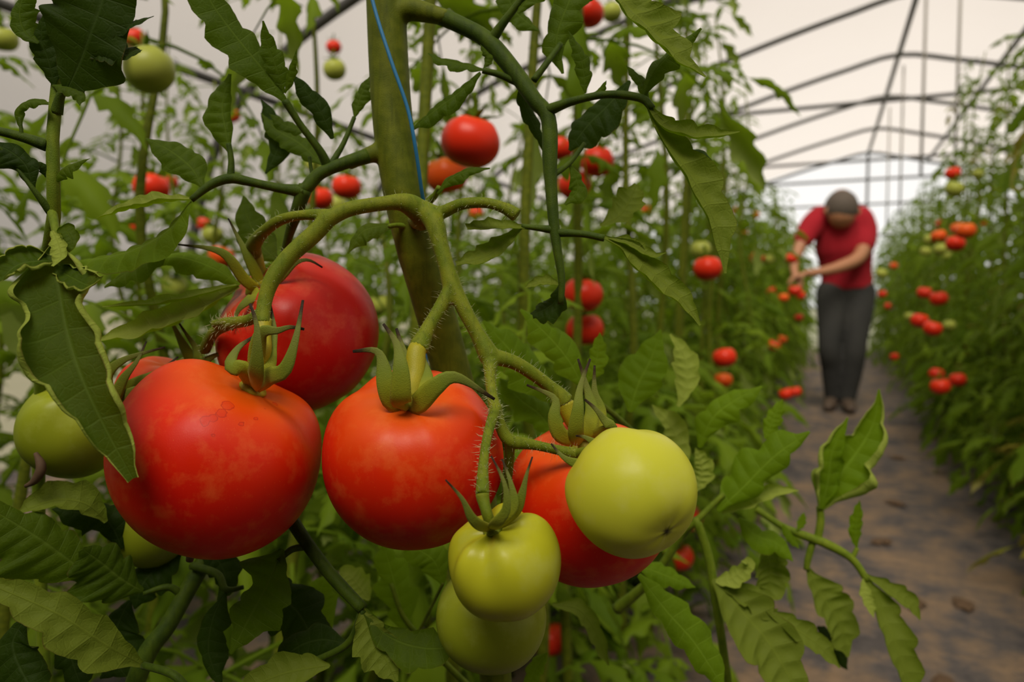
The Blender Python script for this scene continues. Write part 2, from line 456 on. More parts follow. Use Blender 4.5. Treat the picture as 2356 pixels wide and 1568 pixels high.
gx = 30; mb = MB(); vs = []; fs = []
for j in range(61):
    for i in range(31):
        x = lerp(-3.7, 5.0, i / 30); y = lerp(-2, 13.9, j / 60)
        vs.append((x, y, .012 * noise.noise(Vector((x * 2.1, y * 2.1, 0))) + .006 * noise.noise(Vector((x * 9, y * 9, 3))) - .012))
for j in range(60):
    for i in range(30): fs.append((j * 31 + i, j * 31 + i + 1, (j + 1) * 31 + i + 1, (j + 1) * 31 + i))
mb.add(vs, fs); tag(mb.build('floor', M['ground']), kind='structure')
mb = MB(); mb.add([(-60, -60, -.05), (60, -60, -.05), (60, 90, -.05), (-60, 90, -.05)], [(0, 1, 2, 3)])
tag(mb.build('ground_outside', M['field']), kind='structure')

FR = [(0.0, 0), (1.7, 1), (3.4, 0), (5.15, 1), (6.8, 0), (8.45, 1), (10.1, 0), (11.9, 1), (13.8, 1)]
descr = ['behind the camera', 'nearest overhead', 'curving down the left wall', 'crossing the top right corner', 'meeting the top edge of the photo',
         'second below the top edge', 'midway to the open end', 'next to the open end', 'framing the bright open end']
for (y, tie), ds in zip(FR, descr):
    if y < 1: continue
    r = empty('roof_hoop', (AX, y, 0)); tag(r, 'grey steel pipe hoop of the polytunnel, ' + ds, 'roof frame', 'steel hoops of the polytunnel')
    mb = MB(); tube(mb, [Vector((a, y, b - .03)) for a, b in arch_smooth(0)[::2]], .030 if y < 4 else .025, 10, n=80); mb.build('arch_pipe', M['pipe'], r)
    if tie:
        mb = MB(); h = 2.86; mb2 = tube(mb, [(AX - 1.75, y, h - .03), (AX + 1.75, y, h - .03)], .022, 8, n=2); mb.build('tie_bar', M['pipe'], r)
    if y > 13:
        mb = MB(); tube(mb, [(AX, y, 0), (AX, y, 3.27)], .022, 8, n=2); mb.build('post', M['pipe'], r)
        for h in (2.42, 1.9):
            mb = MB(); tube(mb, [(AX - 2.8, y, h), (AX + 2.8, y, h)], .018, 8, n=2); mb.build('cross_bar', M['pipe'], r)
for X, Z, ds in ((AX, 3.25, 'along the ridge above the aisle'), (1.50, 3.06, 'along the right slope of the roof'),(-3.0, 1.98, 'low on the left wall behind the plants')):
    mb = MB(); tube(mb, [(X, .5, Z), (X, 13.8, Z)], .024, 8, n=2)
    tag(mb.build('purlin', M['pipe'], origin=(X, .5, Z)), 'long straight steel purlin pipe running ' + ds, 'pipe', 'purlins')
for px_, ptop, z_, ds in ((2110, 0, 5.3, 'left of the two thickest hanging lines'), (2187, 0, 5.0, 'right of the two thickest hanging lines'),
                          (2064, 0, 7.6, 'closest to the ridge'), (2035, 0, 9.2, 'farthest one above the aisle')):
    q = P(px_, 690, z_); mb = MB(); tube(mb, [(q.x, q.y, 1.7), (q.x, q.y, 3.2 - abs(q.x - AX) * .22)], .010, 6, n=2)
    tag(mb.build('hanging_rod', M['string'], origin=(q.x, q.y, 1.7)), 'thin grey vertical rod hanging from the roof, ' + ds, 'rod', 'hanging rods')

# ---------------------------------------------------------------- tomatoes
def tomato_mesh(mb, Rr, axis=Vector((0, 0, 1)), squash=.88, k=5, amp=.04, dim=.16, ph=0.0, na=72, nb=44, bot=.05, pw=.90, lop=0.0):
    axis = Vector(axis).normalized()
    xx = axis.orthogonal().normalized(); ref = Vector((0, 0, 1)).cross(axis)
    if ref.length > .2: xx = ref.normalized()
    yy = axis.cross(xx)
    vs = []; uv = []; fs = []
    for j in range(nb + 1):
        f = math.pi * j / nb
        for i in range(na):
            th = 2 * math.pi * i / na
            rr = Rr * max(math.sin(f), 0) ** pw
            sh = math.exp(-((f - .75) / .55) ** 2)
            lob = amp * (math.cos(k * th + ph) * .7 + .45 * math.cos((k + 2) * th + 2 * ph + 1)) * (sh + .18)
            rr *= 1 + lob + lop * math.cos(th + ph) * .5
            z = Rr * squash * math.cos(f)
            z *= 1 + lob * .8
            z -= dim * Rr * math.exp(-(f / .42) ** 2)
            z += bot * Rr * math.exp(-((math.pi - f) / .33) ** 2)
            vs.append(axis * z + xx * (rr * math.cos(th)) + yy * (rr * math.sin(th))); uv.append((i / na, f / math.pi))
    for j in range(nb):
        for i in range(na):
            i2 = (i + 1) % na
            fs.append((j * na + i, (j + 1) * na + i, (j + 1) * na + i2, j * na + i2))
    mb.add(vs, fs, uv)

def sepal(pts, w, flat=.22, nh=None):
    mb = MB(); L = sum((Vector(a) - Vector(b)).length for a, b in zip(pts, pts[1:]))
    tube(mb, [Vector(p) for p in pts], [w * .85, w * 1.1, w * 1.1, w * .85, w * .5, w * .28, w * .16], 10, n=20, flat=flat, nhint=nh if nh is not None else -fwd)
    return mb

def px2m(v, d): return v / FPX * d

def front_tomato(cx, cy, d, rpx, axis, mat, label, sq=.9, k=5, amp=.035, dim=.16, ph=0., bot=.04, pw=.9, group=None, lop=0.):
    """axis is given in camera terms: (right, up, toward the camera)"""
    c = P(cx, cy, d); a = (right * axis[0] + up * axis[1] - fwd * axis[2]).normalized(); Rr = px2m(rpx, d)
    mb = MB(); tomato_mesh(mb, Rr, a, sq, k, amp, dim, ph, 110, 70, bot, pw, lop)
    mb.v = [tuple(Vector(v) + c) for v in mb.v]
    o = mb.build('tomato', mat, origin=c); tag(o, label, 'tomato', group)
    att = c + a * (Rr * (sq - dim))
    return o, c, a, Rr, att

def calyx_part(tom, att, a, rad, ped, ped_r, sepals, sw, mat='calyx'):
    """ped: world points from the calyx up to the knuckle; sepals: lists of world points"""
    mb = MB()
    tube(mb, [att - a * rad * .3, att + a * rad * .12, att + a * rad * .5], [rad * .7, rad, rad * .6], 16, n=8)
    if ped: tube(mb, [att + a * rad * .1] + ped, [rad * .62] + ped_r, 14, n=16)
    cal = mb.build('calyx', M[mat], tom, origin=att)
    for s_ in sepals:
        sepal([att + (Vector(s_[0]) - att) * .25] + list(s_), sw).build('sepal', M['sepal'], cal, origin=att)
    return cal

# left big red fruit
T1, c1, a1, r1, at1 = front_tomato(502, 1052, .365, 233, (.48, .86, .14), M['ripe'], 'largest ripe red tomato of the front cluster, at its left, with dried stains', .90, 3, .05, .12, 1.2, .05, .86)
T2, c2, a2, r2, at2 = front_tomato(952, 1052, .365, 206, (.0, .80, .58), M['ripe'], 'ripe red tomato in the middle of the front cluster with an orange crown', .96, 6, .022, .13, .4, .03, .90)
T3, c3, a3, r3, at3 = front_tomato(1354, 1152, .385, 192, (-.10, .92, .40), M['ripe'], 'red tomato right in the front cluster, half hidden behind the pale green one', .94, 5, .022, .13, 2., .03, .90)
T4, c4, a4, r4, at4 = front_tomato(688, 768, .435, 184, (-.52, .66, .52), M['ripe_deep'], 'deep red tomato hanging above and behind the two biggest ones of the cluster', .93, 4, .045, .13, .6, .03, .92)
T5, c5, a5, r5, at5 = front_tomato(368, 905, .445, 95, (.3, .9, .2), M['ripe'], 'small orange red tomato peeping out over the shoulder of the largest one', .9, 5, .03)
G1, cg1, ag1, rg1, atg1 = front_tomato(1453, 1130, .312, 148, (-.45, .50, -.74), M['unripe'], 'pale yellow green tomato with its dark blossom scar turned to the viewer', .97, 5, .042, .10, .9, .07, .93)
G2, cg2, ag2, rg2, atg2 = front_tomato(1161, 1295, .312, 130, (-.26, .86, .40), M['unripe_green'], 'glossy green ribbed tomato hanging lowest in front of the cluster by a knuckled stalk', .93, 5, .075, .17, 2.5, .04, .90)
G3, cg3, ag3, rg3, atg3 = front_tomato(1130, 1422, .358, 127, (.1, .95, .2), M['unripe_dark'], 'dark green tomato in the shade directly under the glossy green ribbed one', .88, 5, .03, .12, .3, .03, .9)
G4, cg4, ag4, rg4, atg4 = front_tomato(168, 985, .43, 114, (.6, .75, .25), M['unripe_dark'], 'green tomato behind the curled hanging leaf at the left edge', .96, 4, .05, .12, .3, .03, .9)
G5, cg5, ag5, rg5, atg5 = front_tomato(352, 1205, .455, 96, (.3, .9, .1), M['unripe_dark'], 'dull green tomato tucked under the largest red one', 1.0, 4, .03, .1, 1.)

from mathutils.bvhtree import BVHTree
bv = BVHTree.FromPolygons([v.co for v in T1.data.vertices], [tuple(q.vertices) for q in T1.data.polygons])
ST = []
for sx_, sy_, sr_ in ((472, 968, .0024), (490, 962, .0022), (510, 950, .0024), (524, 932, .0030), (556, 975, .0011), (590, 962, .0010), (632, 928, .0016), (610, 940, .0009), (492, 1002, .0009)):
    dr_ = (P(sx_, sy_, 1) - CP).normalized(); hit = bv.ray_cast(CP - c1, dr_)
    if hit[0]: ST.append((hit[0], sr_))
T1.data.materials[0] = tomato_mat('stained_ripe_skin', RED, (.85, .25, .05), .36, marks=[(tuple(v), r_) for v, r_ in ST])
def PP(L): return [P(*q) for q in L]
# calyxes of the front cluster; every point is (x, y, depth)
calyx_part(T1, at1, a1, px2m(34, .35), PP([(604, 815, .353), (604, 775, .356), (606, 735, .360)]), [px2m(17, .35), px2m(20, .35), px2m(19, .35)], [
    PP([(588, 862, .336), (592, 800, .330), (590, 745, .330), (575, 698, .333)]),
    PP([(620, 865, .338), (655, 850, .332), (680, 780, .332), (697, 690, .338)]),
    PP([(560, 850, .345), (530, 840, .345), (548, 800, .35), (590, 770, .355)]),
    PP([(612, 850, .352), (622, 800, .357), (630, 760, .36), (622, 700, .365)]),
    PP([(600, 770, .345), (640, 760, .340), (668, 752, .338), (700, 757, .336)])], px2m(19, .35))
calyx_part(T2, at2, a2, px2m(36, .345), PP([(953, 865, .352), (957, 815, .356), (962, 800, .358)]), [px2m(22, .35), px2m(24, .35), px2m(22, .35)], [
    PP([(905, 925, .335), (888, 880, .332), (870, 810, .335), (812, 808, .338)]),
    PP([(922, 920, .328), (922, 850, .325), (912, 790, .33), (882, 745, .338)]),
    PP([(935, 905, .345), (935, 850, .352), (925, 800, .355), (912, 755, .358)]),
    PP([(960, 930, .333), (1000, 890, .328), (1050, 868, .328), (1138, 918, .333)]),
    PP([(968, 905, .345), (978, 870, .35), (975, 830, .356), (972, 800, .36)])], px2m(22, .34))
calyx_part(T3, at3, a3, px2m(38, .37), PP([(1318, 975, .375), (1306, 945, .375), (1300, 925, .375)]), [px2m(14, .37), px2m(18, .37), px2m(20, .37)], [
    PP([(1290, 1000, .362), (1275, 960, .36), (1275, 915, .362), (1212, 885, .365)]),
    PP([(1325, 1000, .352), (1330, 940, .348), (1335, 890, .352), (1358, 825, .36)]),
    PP([(1350, 1000, .362), (1362, 950, .365), (1350, 890, .37), (1330, 825, .372)]),
    PP([(1365, 990, .368), (1380, 950, .372), (1368, 900, .374), (1368, 840, .376)]),
    PP([(1405, 985, .352), (1390, 965, .352), (1370, 940, .352), (1345, 918, .354)])], px2m(17, .36))
calyx_part(G1, atg1, ag1, px2m(26, .33), PP([(1345, 1040, .345), (1325, 1045, .35)]), [px2m(13, .34), px2m(12, .34)], [
    PP([(1350, 1065, .325), (1325, 1065, .322), (1295, 1050, .322), (1268, 1020, .325)]),
    PP([(1385, 1035, .325), (1370, 1020, .322), (1345, 1005, .322), (1325, 1002, .325)])], px2m(13, .33), 'truss')
calyx_part(G2, atg2, ag2, px2m(24, .295), PP([(1122, 1185, .300), (1112, 1150, .303), (1110, 1136, .304)]), [px2m(13, .3), px2m(13, .3), px2m(16, .3)], [
    PP([(1105, 1208, .292), (1085, 1190, .288), (1062, 1145, .286), (1025, 1103, .286)]),
    PP([(1140, 1205, .288), (1165, 1170, .284), (1160, 1110, .284), (1130, 1048, .288)]),
    PP([(1160, 1190, .298), (1182, 1160, .297), (1175, 1110, .298), (1155, 1055, .302)]),
    PP([(1185, 1175, .302), (1200, 1140, .300), (1212, 1090, .300), (1225, 1050, .302)])], px2m(13, .29), 'truss')
calyx_part(T4, at4, a4, px2m(22, .42), PP([(600, 640, .425), (592, 600, .425), (586, 582, .425)]), [px2m(15, .42), px2m(14, .42), px2m(16, .42)], [
    PP([(590, 665, .41), (560, 640, .405), (510, 580, .40), (410, 562, .405)]),
    PP([(600, 655, .415), (570, 590, .41), (550, 550, .41), (525, 502, .41)]),
    PP([(640, 640, .40), (680, 605, .395), (710, 598, .395), (742, 615, .395)]),
    PP([(585, 680, .40), (560, 700, .395), (545, 720, .395), (535, 760, .395)])], px2m(12, .42))
calyx_part(T5, P(430, 832, .435), Vector((0, 0, 1)), px2m(20, .43), [], [], [
    PP([(440, 828, .42), (420, 790, .42), (400, 750, .42), (383, 710, .42)]),
    PP([(455, 830, .415), (450, 800, .415), (430, 770, .415), (410, 740, .415)]),
    PP([(470, 830, .41), (500, 815, .405), (520, 820, .40), (530, 830, .40)])], px2m(13, .42))
calyx_part(G4, P(268, 915, .40), Vector((0, 0, 1)), px2m(18, .4), [], [], [
    PP([(268, 910, .385), (285, 870, .38), (315, 830, .38), (337, 785, .385)]),
    PP([(252, 905, .385), (248, 860, .38), (290, 825, .38), (380, 798, .385)]),
    PP([(280, 900, .39), (320, 875, .385), (370, 850, .385), (410, 820, .39)]),
    PP([(285, 910, .385), (310, 895, .38), (340, 885, .38), (360, 872, .385)])], px2m(14, .38))
mb = MB(); tube(mb, PP([(438, 1240, .40), (440, 1265, .395), (436, 1290, .395)]), [px2m(10, .4), px2m(12, .4), px2m(8, .4)], 8, n=8)
mb.build('withered_blossom', M['dead'], T1, origin=P(438, 1240, .40))
mb = MB(); tube(mb, PP([(82, 1042, .40), (95, 1075, .398), (80, 1105, .398), (58, 1118, .398)]), [px2m(5, .4), px2m(11, .4), px2m(10, .4), px2m(4, .4)], 8, n=12)
mb.build('withered_blossom', M['dead'], G4, origin=P(82, 1042, .40))

# ---------------------------------------------------------------- the plant in front
FP = empty('tomato_plant', (P(1075, 1200, .46).x, P(1075, 1200, .46).y, 0))
tag(FP, 'tomato plant in sharp focus with a thick green stem and a forked hairy truss', 'tomato plant')
def remesh(o, vox, sm=4):
    m = o.modifiers.new('blend', 'REMESH'); m.mode = 'VOXEL'; m.voxel_size = vox; m.use_smooth_shade = True
    m = o.modifiers.new('relax', 'SMOOTH'); m.iterations = sm; m.factor = .6
def M_(px_, d): return px2m(px_, d)

mb = MB()
STEM = [(880, -260, .43), (884, -120, .428), (888, 0, .425), (895, 160, .423), (906, 300, .421), (928, 440, .420), (955, 560, .425), (993, 690, .432), (1035, 840, .442), (1075, 1000, .45), (1105, 1200, .46)]
sp_ = PP(STEM); low = sp_[-1]
tube(mb, sp_ + [Vector((low.x + .01, low.y + .02, .45)), Vector((low.x, low.y + .03, .2)), Vector((FP.location.x, FP.location.y, -.01))],
     [M_(46, .42), M_(46, .42), M_(47, .42), M_(47, .42), M_(47, .42), M_(46, .42), M_(41, .42), M_(36, .43), M_(35, .44), M_(35, .45), M_(35, .45), .0095, .010, .011], 20, n=60)
# swellings where the petioles leave
for L, rad in (([(905, 40, .423), (940, 22, .421), (985, 30, .418), (1030, 42, .415)], [26, 26, 22, 18]), ([(895, 335, .42), (868, 350, .418), (835, 362, .415), (800, 378, .412)], [22, 21, 17, 14])):
    tube(mb, PP(L), [M_(v, .42) for v in rad], 14, n=12)
o = mb.build('main_stem', M['stem'], FP); remesh(o, .0011, 5)

TR = [  # truss branches: points, radii in pixels
    ([(985, 520, .392), (965, 487, .388), (930, 466, .383), (880, 468, .380), (800, 482, .376), (745, 510, .373)], [24, 27, 18, 17, 18, 20]),
    ([(760, 498, .374), (720, 540, .372), (665, 590, .369), (625, 645, .365), (608, 700, .362), (605, 745, .358)], [20, 21, 20, 20, 17, 17]),
    ([(760, 495, .375), (700, 494, .378), (645, 506, .385), (605, 535, .395), (584, 562, .41), (584, 580, .422)], [15, 12, 13, 14, 17, 19]),
    ([(606, 715, .362), (575, 735, .368), (530, 745, .38), (492, 765, .395), (470, 805, .408)], [14, 14, 14, 13, 14]),
    ([(490, 745, .385), (520, 740, .38), (560, 740, .375)], [9, 11, 12]),
    ([(975, 482, .388), (1010, 490, .385), (1060, 470, .380), (1115, 466, .377), (1160, 478, .375), (1190, 496, .374)], [22, 16, 14, 13, 13, 17]),
    ([(968, 478, .388), (998, 510, .382), (1012, 560, .378), (1028, 615, .375), (1042, 665, .373)], [22, 24, 20, 19, 23]),
    ([(1042, 655, .373), (1015, 705, .369), (985, 755, .364), (962, 803, .358)], [18, 17, 17, 24]),
    ([(1040, 655, .373), (1070, 715, .370), (1100, 770, .368), (1128, 822, .366)], [20, 18, 18, 25]),
    ([(1125, 818, .366), (1180, 832, .368), (1230, 862, .371), (1275, 898, .374), (1302, 925, .375)], [20, 17, 16, 16, 22]),
    ([(1128, 822, .366), (1128, 870, .357), (1135, 920, .349), (1142, 945, .345)], [20, 14, 13, 15]),
    ([(1142, 935, .346), (1122, 1000, .330), (1112, 1070, .315), (1110, 1138, .304)], [14, 12, 12, 17]),
    ([(1142, 935, .346), (1150, 975, .345), (1172, 1012, .345), (1225, 1022, .347), (1290, 1036, .349), (1330, 1044, .35)], [13, 14, 16, 12, 12, 15]),
    ([(1172, 1010, .345), (1172, 1060, .352), (1165, 1130, .36), (1150, 1220, .366), (1138, 1320, .362)], [13, 11, 10, 10, 12]),
]
mb = MB(); centres = []
for pts, rad in TR:
    c = tube(mb, PP(pts), [px2m(r_, p_[2]) for r_, p_ in zip(rad, pts)], 14, n=24)
    for i, q in enumerate(c): centres.append((q, px2m(smooth_interp(rad, i / 24), .37), (c[min(i + 1, 24)] - c[max(i - 1, 0)]).normalized()))
# link of the cut-back node to the main stem
tube(mb, PP([(972, 500, .388), (965, 505, .405), (955, 500, .425)]), [M_(24, .4), M_(24, .4), M_(26, .42)], 14, n=8)
truss = mb.build('fruit_truss', M['truss'], FP); remesh(truss, .00075, 5)
# down of fine hairs on the truss
hb = MB(); rr = random.Random(3)
def hair(hb, q, rad, t, L):
    a = rr.uniform(0, 6.283); n1 = t.orthogonal().normalized(); n2 = t.cross(n1)
    d = n1 * math.cos(a) + n2 * math.sin(a)
    p0 = q + d * rad * .9; bend = Vector((rr.uniform(-1, 1), rr.uniform(-1, 1), rr.uniform(-1, .6))) * .45
    p1 = p0 + (d + t * rr.uniform(-.4, .4)) * L * .5; p2 = p1 + (d + bend) .normalized() * L * .5
    w = .0001
    s = d.cross(t).normalized() * w; u = t * w
    vs = [p0 + s, p0 - s, p0 + u, p1 + s * .8, p1 - s * .8, p1 + u * .8, p2]
    hb.add(vs, [(0, 1, 4, 3), (1, 2, 5, 4), (2, 0, 3, 5), (3, 4, 6), (4, 5, 6), (5, 3, 6)])
for _ in range(3400):
    q, rad, t = rr.choice(centres)
    hair(hb, q + t * rr.uniform(-.001, .001), rad, t, rr.uniform(.0018, .0050) if rr.random() < .32 else rr.uniform(.0005, .0011))
for _ in range(900):
    i = rr.uniform(5.0, 9.0) / 10; a_ = smooth_interp(sp_, i); b_ = smooth_interp(sp_, min(1, i + .02))
    hair(hb, a_, M_(37, .43), (b_ - a_).normalized(), rr.uniform(.001, .0045))
tag(hb.build('stem_hairs', M['hair'], FP), kind='stuff')

# blue training twine: winds once around the stem
tw = MB()
tube(tw, PP([(838, -260, .408), (848, -60, .401), (862, 20, .399), (900, 140, .397), (938, 250, .398), (956, 340, .400), (972, 450, .410), (985, 520, .425), (975, 600, .452), (966, 700, .462), (978, 800, .458), (992, 900, .44)]) +
     [P(1060, 1000, .43), P(1120, 1100, .44)], [M_(4.5, .40)] * 14, 8, n=90)
tag(tw.build('twine', M['twine'], origin=P(862, 20, .40)), 'bright blue training twine wound round the thick stem in focus', 'twine')

# ---------------------------------------------------------------- hand-placed leaves
def leafgroup(parent, name, petioles, mat):
    mb = MB()
    for pts, rad in petioles:
        tube(mb, PP(pts), [px2m(r_, p_[2]) for r_, p_ in zip(rad, pts)] if isinstance(rad, list) else [px2m(rad, pts[0][2])] * len(pts), 10, n=max(8, 5 * len(pts)))
    o = mb.build(name, mat, parent, origin=P(*petioles[0][0][0]))
    return o
SEED = [11]
def B(leaf, pts, d, wL, wR, mat='leaf', flip=False, tilt=.75, roll=0., name='leaflet', **kw):
    """pts in pixels base to tip; d depth or (d0, d1[, d2]); widths in pixels (left hand, right hand of the travel direction on the photo)"""
    n = len(pts); P3 = [P(x, y, interp(list(d), i / (n - 1)) if isinstance(d, tuple) else d) for i, (x, y) in enumerate(pts)]
    dd = interp(list(d), .5) if isinstance(d, tuple) else d
    N0 = (up * tilt - fwd).normalized()
    hz = abs((P3[-1] - P3[0]).normalized().dot(right)); ks = 1 + .25 * min(tilt, 1) * hz
    a = [px2m(v, dd) for v in (wL if isinstance(wL, list) else ellip(wL))]; b = [px2m(v, dd) for v in (wR if isinstance(wR, list) else ellip(wR))]
    a = [q * ks for q in a]; b = [q * ks for q in b]
    mb = MB(); SEED[0] += 1
    if flip:   # shows its pale underside: built seen from the far side
        N0 = -N0; a, b = b, a
    # S = t x N points to the right hand of a viewer on the N side
    kw.pop('nv', None); kw.setdefault('lobes', 4); kw.setdefault('ldepth', .2); kw['ldepth'] = min(.5, kw['ldepth'] * 1.35)
    kw.setdefault('nt_', 48); kw.setdefault('nu', 6)
    blade(mb, P3, N0, a, b, seed=SEED[0], roll=roll, **kw)
    o = mb.build(name, M[mat] if isinstance(mat, str) else mat, leaf, origin=P3[0])
    return o
def ellip(w, base=.12): return [w * .12, w * .72, w, w * .97, w * .78, w * .48, w * .04]

def L(pet, mat='petiole', parent=None):
    return leafgroup(parent or FP, 'leaf', pet, M[mat])

# ---- upper right compound leaf on its dark petiole
l = L([([(1010, 36, .417), (1060, 58, .414), (1120, 92, .41), (1180, 160, .405), (1230, 230, .40), (1262, 275, .398), (1266, 400, .395), (1276, 530, .392), (1292, 640, .39), (1290, 700, .39)], [20, 19, 20, 19, 18, 19, 15, 13, 10, 7]),
       ([(1128, 98, .41), (1160, 50, .405), (1215, -20, .40)], [13, 9, 8]),
       ([(1228, 185, .403), (1262, 140, .405), (1290, 100, .41)], [8, 7, 6]),
       ([(1258, 255, .398), (1320, 232, .39), (1400, 217, .385), (1475, 226, .38), (1500, 250, .378)], [14, 10, 9, 10, 9]),
       ([(1195, 195, .405), (1150, 172, .402), (1110, 162, .40)], [7, 8, 7]),
       ([(1272, 528, .392), (1235, 524, .393), (1200, 520, .394)], [10, 7, 6]), ([(1280, 535, .392), (1340, 538, .388), (1390, 548, .385)], [10, 8, 8]),
       ([(1270, 405, .395), (1310, 375, .40), (1345, 330, .405)], [7, 6, 5])])
B(l, [(1190, 30), (1225, -20), (1260, -90)], .40, 30, 34, lobes=2, ldepth=.3)
B(l, [(1295, 170), (1280, 90), (1310, 0), (1340, -60)], .41, [4, 35, 45, 42, 30], [4, 30, 50, 60, 50], lobes=2, ldepth=.35, curl=.5)
B(l, [(1347, 215), (1338, 140), (1308, 72)], (.395, .39), 18, 24, curl=.3, fold=.3)
B(l, [(1345, 222), (1375, 210), (1395, 185)], (.39, .385), 10, 12, curl=1.2)
B(l, [(1480, 222), (1510, 160), (1560, 108), (1612, 64)], (.38, .372), [4, 26, 34, 22, 3], [4, 20, 26, 18, 3], fold=.5, curl=.5)
B(l, [(1492, 226), (1470, 180), (1440, 150)], (.38, .39), 16, 18, lobes=2, ldepth=.3)
B(l, [(1385, -60), (1440, 10), (1510, 80), (1570, 138), (1622, 177)], (.37, .36, .355), [10, 62, 66, 34, 3], [10, 34, 36, 30, 3], flip=True, lobes=4, ldepth=.28, fold=.15, curl=(1.1, .5), puff=.16, nv=11, sweep=.45)
B(l, [(1488, 240), (1530, 290), (1590, 310), (1650, 312), (1702, 303)], (.378, .368), [5, 20, 26, 17, 2], [5, 16, 20, 14, 2], flip=True, curl=1.3, puff=.12, nv=9)
B(l, [(1488, 240), (1530, 320), (1600, 420), (1648, 520), (1668, 628)], (.378, .37), [6, 46, 58, 38, 3], [6, 22, 30, 24, 3], flip=True, lobes=4, ldepth=.22, curl=(1.4, .5), puff=.16, nv=11)
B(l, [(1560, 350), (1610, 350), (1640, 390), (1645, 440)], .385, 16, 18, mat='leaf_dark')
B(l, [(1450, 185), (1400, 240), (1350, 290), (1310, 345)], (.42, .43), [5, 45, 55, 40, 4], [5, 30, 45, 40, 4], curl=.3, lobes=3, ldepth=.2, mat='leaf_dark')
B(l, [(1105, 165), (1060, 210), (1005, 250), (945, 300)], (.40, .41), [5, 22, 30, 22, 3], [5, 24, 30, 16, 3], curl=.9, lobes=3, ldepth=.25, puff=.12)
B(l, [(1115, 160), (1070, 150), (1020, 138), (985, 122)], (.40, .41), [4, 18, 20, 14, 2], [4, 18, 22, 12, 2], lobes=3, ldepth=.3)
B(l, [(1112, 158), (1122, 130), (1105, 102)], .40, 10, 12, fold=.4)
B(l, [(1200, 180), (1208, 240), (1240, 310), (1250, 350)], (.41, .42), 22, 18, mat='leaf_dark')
B(l, [(1240, 70), (1190, 30), (1150, -40)], .43, 34, 30, lobes=2, ldepth=.3)
B(l, [(1220, 525), (1150, 520), (1075, 525)], (.394, .385), [4, 12, 16, 8], [4, 13, 17, 10], flip=True, curl=1.0, nv=9)
B(l, [(1205, 520), (1140, 575), (1100, 595), (1050, 606)], (.394, .388), [4, 24, 26, 8], [4, 22, 24, 6], curl=1.0, flip=True, puff=.14, nv=9)
B(l, [(1385, 545), (1440, 570), (1510, 635), (1570, 690), (1610, 748)], (.385, .37), [5, 22, 26, 22, 3], [5, 34, 40, 24, 3], flip=True, curl=1.2, puff=.18, nv=11)
B(l, [(1400, 548), (1450, 560), (1500, 588), (1535, 580)], (.384, .375), 15, 14, flip=True, curl=1.1)
B(l, [(1290, 655), (1250, 648), (1207, 662)], (.39, .385), 14, 14, flip=True, curl=1.0)
B(l, [(1290, 650), (1275, 695), (1225, 725)], .395, [4, 26, 34, 8], [4, 20, 28, 8], mat='leaf_dark')
B(l, [(1310, 375), (1330, 430), (1300, 470)], .40, [3, 22, 26, 4], [3, 20, 20, 4], lobes=2, ldepth=.3)
B(l, [(1380, 520), (1430, 490), (1465, 425)], (.44, .45), [4, 30, 34, 6], [4, 30, 36, 6], flip=True)
# ---- left leaf
l = L([([(845, 358, .415), (790, 376, .41), (735, 400, .408), (705, 432, .407), (690, 436, .407)], [17, 15, 14, 15, 15]),
       ([(700, 440, .407), (640, 432, .405), (575, 418, .402), (530, 410, .40), (485, 425, .398), (440, 460, .395)], [16, 11, 10, 12, 10, 7]),
       ([(700, 435, .407), (685, 480, .41), (665, 540, .42), (650, 600, .43)], [17, 14, 10, 8]),
       ([(755, 385, .41), (735, 345, .405), (690, 285, .40), (655, 230, .395)], [12, 9, 8, 9]),
       ([(530, 410, .40), (532, 370, .40), (526, 330, .40)], [9, 7, 6]),
       ([(760, 380, .41), (790, 330, .415), (815, 270, .42)], [8, 6, 5]), ([(720, 408, .41), (715, 385, .41), (712, 360, .41)], [5, 4, 4])])
B(l, [(658, 235), (610, 165), (545, 85), (490, 10), (455, -60)], (.395, .385), [6, 50, 54, 48, 30], [6, 30, 40, 34, 30], fold=.15, curl=.25, lobes=4, ldepth=.22, sweep=.2, puff=.05)
B(l, [(652, 215), (638, 160), (615, 100), (605, 48)], (.395, .385), [4, 24, 26, 14, 2], [4, 24, 26, 16, 2], fold=.1, curl=.2)
B(l, [(655, 215), (668, 160), (682, 113)], (.395, .385), 12, 16, fold=.2)
B(l, [(765, 320), (740, 260), (700, 205), (665, 165)], (.41, .40), [5, 22, 26, 16, 3], [5, 24, 30, 20, 3], mat='leaf_dark', lobes=2, ldepth=.25)
B(l, [(527, 350), (520, 300), (512, 240), (528, 170)], (.40, .405), [5, 44, 52, 38, 4], [5, 14, 18, 14, 4], fold=.3, curl=.5, lobes=3, ldepth=.12, puff=.12)
B(l, [(466, 430), (440, 385), (390, 345), (336, 318)], (.40, .41), [5, 36, 40, 24, 3], [5, 34, 42, 26, 3], fold=.25, curl=.3, puff=.1, lobes=3, ldepth=.15)
B(l, [(443, 458), (380, 462), (300, 478), (222, 502)], (.395, .385), [5, 20, 24, 16, 2], [5, 26, 30, 18, 2], flip=True, curl=(.6, 1.2), puff=.14, nv=10, tilt=1.5, mat='leaf_fresh')
B(l, [(440, 462), (385, 530), (290, 580), (172, 602)], (.395, .39), [5, 52, 60, 40, 3], [5, 26, 34, 24, 3], curl=(.4, 1.1), puff=.15, nv=10, lobes=3, ldepth=.12, tilt=1.5, mat='leaf_fresh')
B(l, [(420, 500), (360, 570), (300, 620), (240, 660)], (.41, .42), [4, 30, 40, 26, 3], [4, 30, 40, 26, 3], mat='leaf', puff=.1)
B(l, [(548, 655), (480, 672), (380, 695), (236, 706)], (.42, .40), [4, 14, 16, 10, 2], [4, 12, 15, 10, 2], flip=True, curl=1.2, puff=.1, nv=10, tilt=1.5, mat='leaf_fresh')
